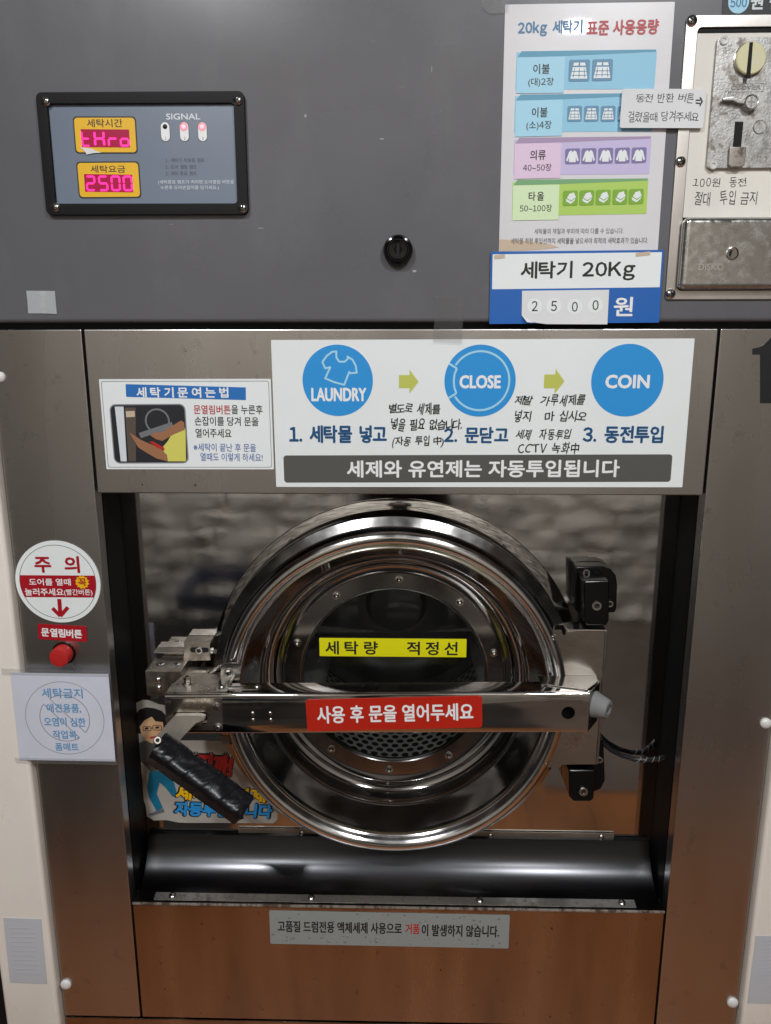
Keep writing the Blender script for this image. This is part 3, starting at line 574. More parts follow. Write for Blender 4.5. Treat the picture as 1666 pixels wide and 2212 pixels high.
px = -0.3022; o = fast('hex', 'top_bolt', (px, -.006, tz + .0022 + (px - tlx) * math.tan(ANG)), bar, 1.25, (-1.57, 0, .2)); o.scale = (1.1, 1.9, 1.1)
for q in [(-0.2552, 0.9065), (-0.2545, 0.8753)]: fast('hex', 'face_bolt', (q[0], YF - .0008, q[1]), bar, 0.82)
for q in [(-0.2058, 0.8965), (-0.2059, 0.8865), (-0.1816, 0.8968), (-0.1813, 0.8868)]: fast('dome', 'face_screw', (q[0], YF - .0001, q[1]), bar, 0.80)
# right end: top return plate, end cap, rubber bumper
a1 = trx - 0.002
topplate('return_plate', [(a1 - .050, YF + .020), (a1 - .001, YF + .004), (a1 + .020, YF + .030), (a1 + .022, .0145), (a1 - .06, .0145), (a1 - .06, YF + .020)], trz - (trx - tlx) * math.tan(ANG) + .0002, M['chrome_brushed'], 0.002, bevel=0.0006)
b = MB(); z0, z1 = brz + .001, trz - .001
cap = [(trx - .0015, YF + .0015), (trx + .0015, YF + .003), (trx + .022, .000), (trx + .0215, .014), (trx - .0015, .014)]
v = [(x, y, z0 + (y - YF) * .0) for x, y in cap] + [(x, y, z1) for x, y in cap]; n = 5
b.add(v, [tuple(range(n)), tuple(range(2 * n - 1, n - 1, -1))] + [(i, i + n, (i + 1) % n + n, (i + 1) % n) for i in range(n)]).build('end_cap', stain(mat('cap_steel', (0.30, 0.28, 0.26), 0.25, 1.0), (60, 60, 60), 0.5, 0.7, (0.1, 0.08, 0.06, 1), 0.6, 0.6), bar, bevel=0.001)
bc = (0.2696, -0.025, 0.9054)
bm_ = MB(); bm_.lathe([(0.0001, -.004), (0.0150, -.004), (0.0165, 0.0), (0.0150, .004), (0.0118, .017), (0.0105, .0195), (0.0065, .0200), (0.0060, .0170), (0.0001, .0170)], (0, 0, 0), 32, axis='X')
bump = bm_.build('bumper', M['rubber'], bar, smooth=True, loc=(0, 0, 0)); place(bump, (trx + .0105, YF + .019, bc[2]), bar); bump.rotation_euler = (0, 0.05, math.radians(-38)); bump.scale = (1.15,) * 3
MB().lathe([(0.0055, 0.0174), (0.0001, 0.0174)], (0, 0, 0), 16, axis='X').build('bumper_hole', M['gasket'], bump, loc=(0, 0, 0)).location = (0, 0, 0)

# ---- latch block on the surround plate, left of the door
lb = empty('latch_catch', (-0.3435, 0.06, 0.913), wm)
x0, zt = (-0.3706, 0.9324); x1, _ = (-0.3184, 0.933); zb = 0.8937
MB().box((x0, 0.020, zb), (x1, 0.066, zt)).build('housing', M['dirty_steel'], lb, bevel=0.0012)
for q in [(-0.3522, 0.9183), (-0.3523, 0.906)]: fast('plain', 'rivet', (q[0], 0.0199, q[1]), lb, 1.15)
for q in [(-0.3547, 0.04, 0.933), (-0.3316, 0.04, 0.9332)]: fast('dome', 'countersunk_screw', (q[0], 0.043, zt + .0002), lb, 1.9, (-1.57, 0, .5)).scale = (1.7, .5, 1.7)
MB().box((x0 + .006, 0.066, zb + .004), (x1, YB - .0005, zt - .004)).build('mount', M['dirty_steel'], lb, bevel=0.001)
MB().prism([(-0.3233, 0.9604), (-0.2855, 0.9607), (-0.2856, 0.9314), (-0.3265, 0.9302)], 0.060, 0.062).build('upright_plate', M['dirty_steel'], lb, bevel=0.0008)
q = (-0.324, 0.9603); q2 = (-0.2841, 0.9607)
MB().box((q[0], 0.059, q[1] - .002), (q2[0], YB - .001, q[1] + .001)).build('upright_plate', M['dirty_steel'], lb, bevel=0.0008)
q = (-0.3013, 0.9481)
MB().prism(rrect(q[0], q[1], .028, .0075, .0035), 0.0596, 0.0602).build('slot_opening', M['dark_hole'], lb)
fast('socket', 'socket_bolt', (q[0], 0.0588, q[1]), lb, 0.95)
zc = 0.922
MB().prism([(-0.3193, zc), (-0.2787, zc), (-0.2821, zc - .009), (-0.3174, zc - .009)], 0.022, 0.060).build('catch_block', M['dirty_steel'], lb, bevel=0.002)
MB().lathe([(0.0120, 0.0), (0.0115, .0010), (0.006, .0018), (0.0001, .0018)], (-0.2993, 0.040, zc), 24, axis='Z').build('pivot_screw', M['screw'], lb, smooth=True)
MB().tube([(-0.289, 0.03, 0.9186), (-0.2779, 0.028, 0.9276), (-0.2694, 0.03, 0.9325), (-0.2678, 0.035, 0.9331)], 0.0024, 8).build('latch_pin', M['screw'], lb, smooth=True)
zz = 0.9404
MB().box((-0.3723, 0.064, zz), (-0.3283, YB - .0005, zz + .0015)).build('rear_shelf', M['dirty_steel'], lb, bevel=0.0006)

# ---- handle wrapped in black tape
hd = empty('door_handle', (-0.2853, -0.09, 0.8715), wm)
arm = MB().prism([(-0.3054, 0.9046), (-0.2752, 0.9056), (-0.2653, 0.9037), (-0.2656, 0.8989), (-0.2785, 0.8927), (-0.2972, 0.8725), (-0.3136, 0.8529), (-0.3395, 0.8651)], -0.060, -0.0525).build('arm', mat('lever_steel', (0.62, 0.56, 0.48), 0.42, 0.7, bump=((120, 120, 120), .2, .0005), var=((40, 40, 40), .15)), hd, bevel=0.0008)
MB().box((-0.312, -0.0525, 0.8948), (-0.2737, -0.02, 0.8858)).build('arm_root', M['dirty_steel'], hd, bevel=0.0008)
A = Vector((-0.3284, -0.078, 0.8688)); B = Vector((-0.2091, -0.095, 0.7858))
ax = (B - A).normalized(); vdir = Vector((0, -1, 0)); up_ = (vdir - ax * vdir.dot(ax)).normalized(); sd = ax.cross(up_).normalized()
ca, sa = math.cos(0.62), math.sin(0.62); U = up_ * ca + sd * sa; Vv = sd * ca - up_ * sa
b = MB(); NL, NR = 120, 64; v = []; f = []
for i in range(NL + 1):
    t = i / NL; e = 1.0
    if i == 0: e = .90
    if i == NL: e = .86
    if i == NL - 1: e = .97
    for k in range(NR):
        a = 2 * math.pi * k / NR; c_, s_ = math.cos(a), math.sin(a); n_ = 5.0; rr = (abs(c_) ** n_ + abs(s_) ** n_) ** (-1 / n_)
        seamd = (t * 5.3 + 0.35 * math.sin(a + 1)) % 1.0; ridge = 0.03 * seamd + 0.055 * MN.noise(Vector((t * 7 + math.sin(a), math.cos(a) * 1.5, 3.0))) + 0.05 * abs(MN.noise(Vector((t * 22 + 4 * math.sin(a + .5), math.cos(a) * 1.2, 1)))) + 0.006 * MN.noise(Vector((t * 90, a * 4, 1)))
        w0 = 0.0196 * (1.05 - 0.10 * t + ridge * .9) * e; h0 = 0.0182 * (1.0 + ridge * .9) * e
        v.append(tuple(A + ax * (t * (B - A).length) + U * (rr * c_ * h0) + Vv * (rr * s_ * w0)))
for i in range(NL):
    for k in range(NR): f.append((i * NR + k, i * NR + (k + 1) % NR, (i + 1) * NR + (k + 1) % NR, (i + 1) * NR + k))
f += [tuple(range(NR)), tuple(NL * NR + k for k in range(NR - 1, -1, -1))]
g_ = MB().add(v, f).build('grip', M['tape_black'], hd, smooth=True)
tip = B + ax * 0.001
MB().prism([(tip.x - .009, tip.z - .004), (tip.x - .002, tip.z - .010), (tip.x - .012, tip.z - .014)], tip.y - .001, tip.y).build('tape_end', M['tape_black'], hd)
q = (-0.3183, 0.889); o = fast('socket', 'handle_screw', (q[0] + .001, -0.0985, q[1] + 0.0008), hd, .8, (-0.5, 0, 0.1))

# ---- display panel
dp = empty('display_panel', (-0.3149, -0.004, 1.6154), wm)
FY = -0.004
outer = (-0.3143, 1.6141, 0.2481, 0.1373, -0.0018); inn = (-0.3145, 1.6142, 0.2229, 0.1113, -0.0031)
bez = mat('black_bezel', (0.004, 0.004, 0.0045), 0.5, spec=0.22, bump=((500, 500, 500), 0.15, 0.0003))
MB().ring(rrect(outer[0], outer[1], outer[2], outer[3], .007, outer[4]), rrect(inn[0], inn[1], inn[2], inn[3], .004, inn[4]), FY - .007, FY - .0001).build('bezel', bez, dp, bevel=0.0008)
face = MB().prism(rrect(inn[0], inn[1], inn[2] + .002, inn[3] + .002, .003, inn[4]), FY - .0022, FY - .0002).build('face_plate', mat('display_face', C(108, 118, 134), 0.30, var=((10, 10, 10), 0.04), bump=((700, 700, 700), 0.08, 0.0002)), dp)
for q in [(-0.4266, 1.6731), (-0.1975, 1.6723), (-0.4262, 1.5547), (-0.1967, 1.5527)]: fast('dome', 'bezel_screw', (q[0], FY - .007, q[1]), dp, 1.45)
DY = FY - .0023
an = inn[4]
red_on = mat('led_segment', (0.4, 0.02, 0.1), 0.4, emit=((1.0, 0.012, 0.28), 1.55)); red_glow = mat('led_window', C(120, 8, 40), 0.25, emit=((0.9, 0.01, 0.15), 0.22))  # window emission stands in for the glow spilling round the lit digits
SEG = {'t': 'defg', 'H': 'bcefg', 'r': 'eg', 'o': 'cdeg', '2': 'abged', '5': 'afgcd', '0': 'abcdef'}
def display(yel, red, digits, dig_boxes, cap, capbox):
    w_ = MB().prism(rrect(yel[0], yel[1], yel[2] + .0018, yel[3] + .0018, .0045, yel[4]), DY - .0002, DY).build('window_border', I['black'], dp)
    MB().prism(rrect(yel[0], yel[1], yel[2] - .0012, yel[3] - .0012, .004, yel[4]), DY - .0004, DY - .0002).build('window_frame', I['gold'], dp)
    MB().prism(rrect(red[0], red[1], red[2], red[3], .0006, red[4]), DY - .0006, DY - .0004).build('window', red_glow, dp)
    for ch, (cx, cz, w0, h0) in zip(digits, dig_boxes):
        b = MB(); t = w0 * .20; hw, hh = w0 / 2, h0 / 2
        def hseg(z): b.prism([(cx - hw + t * .5, cz + z), (cx - hw + t, cz + z + t / 2), (cx + hw - t, cz + z + t / 2), (cx + hw - t * .5, cz + z), (cx + hw - t, cz + z - t / 2), (cx - hw + t, cz + z - t / 2)], DY - .0008, DY - .0006)
        def vseg(x, z0, z1): b.prism([(cx + x, cz + z0), (cx + x + t / 2, cz + z0 + t / 3), (cx + x + t / 2, cz + z1 - t / 3), (cx + x, cz + z1), (cx + x - t / 2, cz + z1 - t / 3), (cx + x - t / 2, cz + z0 + t / 3)], DY - .0008, DY - .0006)
        e = t / 2 
        for s in SEG[ch]:
            {'a': lambda: hseg(hh - e), 'g': lambda: hseg(0), 'd': lambda: hseg(-hh + e), 'b': lambda: vseg(hw - e, .0003, hh - e), 'c': lambda: vseg(hw - e, -hh + e, -.0003), 'f': lambda: vseg(-hw + e, .0003, hh - e), 'e': lambda: vseg(-hw + e, -hh + e, -.0003)}[s]()
        b.build('digit', red_on, dp)
    txt(dp, cap, capbox, DY - .0005, I['black'], an, .015)
Y_ = -0.0063
display((-0.3598, 1.6365, 0.0743, 0.0395, -0.0066), (-0.36, 1.6328, 0.0585, 0.02, -0.0132), 'tHro', [(-0.3839, 1.6326, 0.0107, 0.018), (-0.3673, 1.6325, 0.0135, 0.018), (-0.3511, 1.6324, 0.0123, 0.018), (-0.3368, 1.632, 0.0118, 0.0175)], '세탁시간', (-0.3595, 1.6496, 0.043, 0.0092))
display((-0.3597, 1.5862, 0.0752, 0.0399, 0.0015), (-0.3602, 1.5824, 0.059, 0.0201, -0.0189), '2500', [(-0.3821, 1.5824, 0.0119, 0.0179), (-0.3667, 1.5823, 0.0119, 0.0179), (-0.3514, 1.5822, 0.0119, 0.0179), (-0.3366, 1.5821, 0.0119, 0.0179)], '세탁요금', (-0.3597, 1.5985, 0.0424, 0.0084))
MB().prism([(-0.3919, 1.624), (-0.3879, 1.6226), (-0.3767, 1.621), (-0.373, 1.6189), (-0.3658, 1.6168), (-0.3755, 1.6163), (-0.3835, 1.6148), (-0.3865, 1.619)], DY - .0013, DY - .0009).build('torn_paper', M['paper'], dp)
txt(dp, 'SIGNAL', (-0.2647, 1.6563, 0.0409, 0.0069), DY - .0001, I['softwhite'], an, .03)
for (cx, cz, r), (lx, lz, lr), dn, on in zip([(-0.2871, 1.6398, 0.0052), (-0.2643, 1.6397, 0.0052), (-0.2424, 1.6395, 0.0052)], [(-0.2871, 1.6453, 0.0028), (-0.2647, 1.645, 0.0028), (-0.2426, 1.6449, 0.0028)], '123', (0, 1, 1)):
    MB().prism(rrect(cx, cz, 2 * r + .001, 0.021 + .001, r, an, 8), DY - .0002, DY).build('pill_border', I['signalgrey'], dp)
    MB().prism(rrect(cx, cz, 2 * r, 0.021, r, an, 8), DY - .0004, DY - .0002).build('pill', I['white'], dp)
    MB().lathe([(lr, 0), (lr * .8, -.001), (lr * .4, -.0016), (.0001, -.0018)], (lx, DY - .0004, lz), 20).build('signal_lamp', mat('lamp_lit', (0.9, 0.4, 0.45), 0.3, emit=((1.0, 0.36, 0.44), 1.3)) if on else I['black'], dp, smooth=True)
    if on: MB().ring(circ(lx, lz, lr * 1.75, 24), circ(lx, lz, lr, 24), DY - .0006, DY - .0004).build('lamp_glow_ring', mat('lamp_translucent', (0.8, 0.35, 0.4), 0.3, emit=((1.0, 0.12, 0.2), 0.22)), dp)  # halo of the lit lamp, made as an emitting ring
    txt(dp, dn, (cx, cz - .0075, .0022, .0036), DY - .0005, I['grey'], an)
for s, bx_ in (('1. 세탁기 작동중 램프', (-0.2655, 1.6079, 0.0477, 0.0047)), ('2. 도어 열림 램프', (-0.2707, 1.6004, 0.0383, 0.0047)), ('3. 세탁 종료 램프', (-0.2711, 1.5931, 0.0383, 0.0047))):
    txt(dp, s, bx_, DY - .0001, I['signalgrey'], an)
txt(dp, '(세탁종료 램프가 켜지면 도어열림 버튼을', (-0.2532, 1.5831, 0.0924, 0.0052), DY - .0001, I['softwhite'], an)
txt(dp, '누른후 도어손잡이를 당기세요.)', (-0.2615, 1.5768, 0.0711, 0.0053), DY - .0001, I['softwhite'], an)

# ---- round lock knob on the fascia
kx, kz, kr = (-0.0081, 1.5033, 0.0181)
b = MB(); b.lathe([(kr * 1.0, 0), (kr * 1.0, -.008), (kr * .93, -.0105), (kr * .80, -.0112), (kr * .74, -.0095), (kr * .66, -.0095), (kr * .60, -.0105), (kr * .25, -.0100), (kr * .20, -.008), (.0001, -.008)], (kx, FY, kz), 40)
b.build('lock_knob', M['black_gloss'], wm, smooth=True)
MB().box((kx - .0016, FY - .0108, kz - .008), (kx + .0016, FY - .0100, kz + .008)).build('key_slot', M['dark_hole'], wm)

# ---- coin unit
cu = empty('coin_unit', (0.3877, -0.004, 1.6076), wm)
cf = mat('coin_frame_steel', (0.62, 0.58, 0.55), 0.36, 1.0, bump=((4, 900, 900), 0.06, 0.0002), var=((10, 10, 6), 0.08, 0.04))
fo = [(0.3232, 1.7584), (0.4694, 1.7579), (0.5076, 1.4428), (0.3204, 1.4446)]; fi = [(0.3358, 1.7477), (0.4612, 1.7475), (0.4959, 1.455), (0.3337, 1.4565)]
XLF = (fo[0][0] + fo[3][0]) / 2; XRF = XLF + 0.196; ZTF = fo[0][1]; ZBF = fo[3][1]
XLI = XLF + 0.0136; XRI = XRF - 0.0136; ZTI = ZTF - 0.0125; ZBI = 1.4553
MB().ring(rrect((XLF + XRF) / 2, (ZTF + ZBF) / 2, XRF - XLF, ZTF - ZBF, .004), rrect((XLI + XRI) / 2, (ZTI + ZBI) / 2, XRI - XLI, ZTI - ZBI, .005), FY - .003, FY - .0001).build('frame', cf, cu, bevel=0.0006)
MB().box((XLI, FY - .0006, ZBI), (XRI, FY - .0002, ZTI)).build('recess', M['dark_hole'], cu)
for q in [(0.3287, 1.7528), (0.3284, 1.6028), (0.3268, 1.4514)]: fast('dome', 'frame_screw', (XLF + .0058, FY - .003, q[1]), cu, 1.6)
card = MB().prism(rrect((XLI + XRI) / 2, 1.6402, XRI - XLI - .001, 0.19979999999999998, .0006), FY - .0014, FY - .0006).build('backing_card', mat('cream_card', C(218, 213, 205), 0.5, var=((16, 16, 10), 0.05)), cu)
txt(cu, '100원  동전', (0.3762, 1.5796, 0.0637, 0.0116), FY - .0016, I['pen'], 0.015, hand=.14, name='handwriting')
txt(cu, '절대  투입 금지', (0.3854, 1.562, 0.0745, 0.0173), FY - .0016, I['pen'], 0.025, hand=.14, name='handwriting')
zinc = stain(mat('cast_zinc', (0.42, 0.41, 0.40), 0.42, 0.75, bump=((420, 420, 420), 0.5, 0.0005), var=((70, 70, 70), 0.25, 0.12)), (85, 85, 85), 0.52, 0.66, (0.16, 0.12, 0.08, 1), 0.7, 0.7)
xm0 = 0.35750000000000004; zm1 = 1.7344; zm0 = 1.5946; xm1 = xm0 + 0.089
xmc = (xm0 + xm1) / 2
acc = MB().prism(rrect(xmc, (zm0 + zm1) / 2, xm1 - xm0, zm1 - zm0, .004, 0, 4), FY - .0062, FY - .0016).build('acceptor_plate', zinc, cu, bevel=0.0008)
for sx, sz in ((1, 1), (1, -1), (-1, 1), (-1, -1)):
    b = MB(); b.lathe([(.0050, 0), (.0050, -.0012), (.0042, -.0018), (.0022, -.0016), (.0016, -.0004), (.0001, -.0004)], (xmc + sx * .0370, FY - .0062, (zm0 + zm1) / 2 + sz * .0665), 20); b.build('plate_rivet', mat('rivet_white', (0.66, 0.65, 0.62), 0.35), cu, smooth=True)
kx, kz, kr = (0.3956, 1.7108, 0.0173); AY = FY - .0062
MB().lathe([(kr * 1.05, 0), (kr * 1.05, -.0015), (kr, -.002)], (kx, AY, kz), 40).build('knob_ring', M['screw'], cu, smooth=True)
MB().lathe([(kr, -.0005), (kr, -.005), (kr * .93, -.0062), (.0001, -.0062)], (kx, AY, kz), 40).build('button', stain(mat('cream_plastic', C(206, 200, 160), 0.35), (50, 50, 50), 0.55, 0.7, (0.7, 0.68, 0.6, 1), .5), cu, smooth=True)
sl = [(0.3917, 1.7267), (0.3954, 1.7267), (0.3961, 1.6894), (0.3914, 1.6894)]
MB().prism(sl, AY - .0068, AY - .0060).build('coin_slot', M['dark_hole'], cu)
eb = (0.395, 1.6817, 0.041, 0.0092, -0.0048)
MB().ring(rrect(eb[0], eb[1], eb[2], eb[3], .0004, eb[4]), rrect(eb[0], eb[1], eb[2] - .0014, eb[3] - .0014, .0004, eb[4]), AY - .0006, AY).build('raised_frame', zinc, cu)
txt(cu, 'CLOVER', (eb[0], eb[1], eb[2] * .84, eb[3] * .5), AY - .0005, mat('zinc_dark', (0.26, 0.25, 0.24), 0.5, 0.6), eb[4], .02)
lx, lz, lr = (0.3996, 1.6642, 0.0087)
MB().prism([(0.3667, 1.6689), (0.3791, 1.6707), (0.3808, 1.6693), (0.391, 1.6677), (0.3916, 1.6623), (0.3846, 1.6633), (0.3785, 1.6658), (0.3673, 1.6659)], AY - .0075, AY - .0025).build('return_lever', mat('bright_cast', (0.68, 0.67, 0.66), 0.28, 0.9, bump=((200, 200, 200), 0.3, 0.0006)), cu, bevel=0.001)
MB().lathe([(lr, 0), (lr, -.0075), (lr * .88, -.0092), (lr * .78, -.0088), (lr * .72, -.0078), (.0001, -.0078)], (lx, AY, lz), 28).build('lever_screw', MATS['bright_cast'], cu, smooth=True)
MB().box((lx - .0007, AY - .0081, lz - .0055), (lx + .0007, AY - .0077, lz + .0055)).build('screw_slot', MATS['zinc_dark'], cu)
MB().box((lx - .0045, AY - .0080, lz - .0007), (lx + .0045, AY - .0076, lz + .0007)).build('screw_slot', MATS['zinc_dark'], cu)
MB().prism([(0.386, 1.6452), (0.3956, 1.6452), (0.3956, 1.6178), (0.3859, 1.6179)], AY - .0004, AY + .0002).build('return_slot', M['dark_hole'], cu)
MB().prism([(0.381, 1.6171), (0.4004, 1.617), (0.4001, 1.5974), (0.3959, 1.5949), (0.3851, 1.5949), (0.3816, 1.5975)], AY - .0048, AY - .0002).build('flap', stain(mat('flap_steel', (0.40, 0.36, 0.33), 0.35, 0.9), (80, 80, 80), 0.45, 0.65, (0.08, 0.06, 0.05, 1), .8, .6), cu, bevel=0.001)
dx_, dz_, dr_ = (0.4151, 1.6391, 0.008)
MB().lathe([(dr_, 0), (dr_ * .95, -.0006), (dr_ * .9, -.0002), (dr_ * .84, -.0009), (.0001, -.0009)], (dx_, AY, dz_), 32).build('blank_disc', zinc, cu, smooth=True)
# coin box drawer
zx0 = 0.33345; zz1 = 1.539; zz0 = 1.4561
boxm = stain(mat('scratched_chrome', (0.54, 0.53, 0.51), 0.20, 0.9, bump=((60, 60, 60), 0.12, 0.001), var=((120, 120, 120), 0.08, 0.1)), (420, 420, 260), 0.58, 0.66, (0.16, 0.13, 0.10, 1), 0.75, 0.7)
zw = 0.170
o = MB().box((zx0, FY - .0165, zz0), (zx0 + zw, FY - .0003, zz1)).build('coin_box', boxm, cu, bevel=0.0070, seg=5)
lx, lz, lr = (0.3929, 1.4972, 0.0069); BYY = FY - .0165
MB().lathe([(lr * 1.1, .0), (lr * 1.1, -.0006), (lr * .95, -.0010), (lr * .88, -.0004), (lr * .80, .0)], (lx, BYY, lz), 28).build('lock_ring', M['screw'], cu, smooth=True)
MB().prism(circ(lx, lz, lr * .86, 24), BYY - .0003, BYY - .0001).build('lock_face', mat('lock_core', (0.35, 0.33, 0.30), 0.3, 1.0), cu)
MB().prism([(lx - lr * .55, lz - lr * .35), (lx - lr * .25, lz - lr * .6), (lx + lr * .02, lz + lr * .62), (lx - lr * .25, lz + lr * .6), (lx - lr * .6, lz + lr * .2)], BYY - .0006, BYY - .0003).build('keyhole', M['dark_hole'], cu)
txt(cu, 'DISKO', (0.369, 1.4818, 0.0298, 0.008), BYY - .0003, mat('chrome_emboss', (0.74, 0.73, 0.72), 0.3, 1.0), 0.0, .02)

# ---- red door button
bx_, bz_, br_ = (-0.4709, 0.9725, 0.0139); bx2, bz2 = (-0.4758, 0.9675)
MB().lathe([(br_ * 1.18, 0), (br_ * 1.18, -.0016), (br_ * 1.02, -.002)], (bx2, 0, bz2), 32).build('button_collar', M['black_gloss'], wm, smooth=True)
MB().lathe([(br_, -.001), (br_, -.0155), (br_ * .93, -.0178), (br_ * .80, -.0184), (.0001, -.0180)], (bx2, 0, bz2), 36).build('red_button', mat('red_plastic', (0.50, 0.022, 0.02), 0.38, bump=((200, 200, 200), .1, .0004)), wm, smooth=True)

# ---------------------------------------------------------------- cream filler panels either side
fp = MB().box((-0.622, -0.012, 0.0), (-0.5365, 0.5, 1.395)).build('filler_panel', M['cream'], bevel=0.006, seg=4); tag(fp, 'tall cream painted panel at the left edge beside the brown steel front', 'panel', 'cream filler panels beside the machine')
fp = MB().box((0.5205, -0.012, 0.0), (0.606, 0.5, 1.395)).build('filler_panel', M['cream'], bevel=0.006, seg=4); tag(fp, 'tall cream painted panel at the right edge, below the big black numeral', 'panel', 'cream filler panels beside the machine')
cb = MB().box((-1.15, 0.02, 0.0), (-0.632, 0.6, 1.36)).build('dark_cabinet', mat('cabinet_black', (0.006, 0.006, 0.007), 0.6), bevel=0.004); tag(cb, 'near black cabinet standing in the gap past the left cream panel', 'cabinet')  # added near-black box, keeps the gap past the panel dark
fb_ = MB().box((-1.15, -0.16, 0.0), (-0.632, 0.0195, 0.09)).build('kick_plate', MATS['cabinet_black'], cb, bevel=0.003)  # low block added to blacken the floor in the gap
sh = sheet('paper_notice', (-0.5759, 0.4831, 0.0582, 0.1172, -0.0207), -0.0122, ink('faded_paper', 188, 190, 196, 0.6), 'small faded paper sheet taped to the cream panel at lower left', 'paper notice')
rr = (-0.5759, 0.4831, 0.0582, 0.1172, -0.0207)
fad = ink('faded_line', 176, 180, 190, 0.6); b = MB()
for k in range(11): b.box((rr[0] - rr[2] * .36, -0.01305, rr[1] + rr[3] * (.36 - k * .07)), (rr[0] + rr[2] * (.34 if k % 3 else .22), -0.0129, rr[1] + rr[3] * (.345 - k * .07)))
b.build('faded_lines', fad, sh)
q0 = (0.5262, 0.5333); q1 = (0.5242, 0.4129); w0 = 0.052
sh = sheet('paper_notice', ((q0[0] + q1[0]) / 2 + w0 / 2, (q0[1] + q1[1]) / 2, w0, q0[1] - q1[1], 0.0), -0.0122, MATS['ink_faded_paper'], 'small faded paper sheet taped to the cream panel at lower right', 'paper notice')
b = MB()
for k in range(11): b.box((q0[0] + .008, -0.01305, q0[1] - .008 - k * .0068), (q0[0] + (.045 if k % 3 else .035), -0.0129, q0[1] - .0092 - k * .0068))
b.build('faded_lines', fad, sh)

# ---------------------------------------------------------------- stickers and signs
def L(y, k=1): return y - 0.0006 - 0.00022 * k
# capacity poster
pr = (0.2114, 1.6372, 0.1933, 0.2705, 0.0049); py = -0.0045
po = sheet('capacity_poster', pr, py, M['poster'], 'tall white laminated poster with blue, pink and green rows left of the coin slot', 'poster', t=0.0010)
py -= 0.0006; pa = pr[4]
txt(po, '20kg 세탁기', (0.1667, 1.7469, 0.0742, 0.0163), L(py, 1), I['titleblue'], .013, .03)
txt(po, '표준 사용용량', (0.2498, 1.7471, 0.0824, 0.0163), L(py, 1), I['titlered'], .013, .035)
rows = [
 (I['skybar'], I['skyblue'], I['skydark'], I['icon'], (0.2099, 1.7021, 0.1617, 0.0396, -0.0019), (0.1577, 1.6978, 0.0556, 0.0384, 0.0041), '이불', (0.1584, 1.7043, 0.0193, 0.0108), '(대)2장', (0.1585, 1.6901, 0.0299, 0.0099), [(0.2023, 1.7023, 0.0242, 0.0229, 0.0075), (0.229, 1.7026, 0.0237, 0.0229, 0.0138)], 'bed'),
 (I['skybar'], I['skyblue'], I['skydark'], I['icon'], (0.2101, 1.6561, 0.1619, 0.0392, -0.0012), (0.1577, 1.6515, 0.0553, 0.0392, 0.0149), '이불', (0.1584, 1.6578, 0.0187, 0.011), '(소)4장', (0.1581, 1.6435, 0.0297, 0.0106), [(0.1994, 1.6561, 0.0171, 0.017, 0.0224), (0.2191, 1.656, 0.0171, 0.017, 0.0248), (0.2386, 1.6558, 0.0171, 0.017, 0.0272), (0.2581, 1.6557, 0.017, 0.017, 0.0295)], 'bed'),
 (I['lilac'], I['pink'], I['lilacdark'], I['iconv'], (0.2108, 1.6089, 0.1616, 0.0393, 0.0037), (0.1583, 1.6047, 0.0551, 0.0391, 0.0153), '의류', (0.1583, 1.6112, 0.0187, 0.0113), '40~50장', (0.1581, 1.5973, 0.0339, 0.0083), [(0.1995, 1.6096, 0.0176, 0.0173, 0.0256), (0.2187, 1.6098, 0.0175, 0.0173, 0.0279), (0.2386, 1.61, 0.0175, 0.0173, 0.0303), (0.2584, 1.6101, 0.0175, 0.0173, 0.0327), (0.278, 1.6103, 0.0175, 0.0172, 0.035)], 'shirt'),
 (I['limebar'], I['lime'], I['limedark'], I['icong'], (0.2106, 1.5628, 0.1617, 0.0382, 0.0114), (0.158, 1.5579, 0.0555, 0.0398, 0.0144), '타올', (0.1584, 1.5651, 0.0186, 0.0105), '50~100장', (0.1584, 1.5515, 0.0388, 0.0084), [(0.1992, 1.5627, 0.0178, 0.0171, 0.0258), (0.2189, 1.5631, 0.0177, 0.0171, 0.0281), (0.2385, 1.5635, 0.0177, 0.0171, 0.0305), (0.2586, 1.5638, 0.0177, 0.0171, 0.0328), (0.2779, 1.5642, 0.0177, 0.0171, 0.0351)], 'towel')]
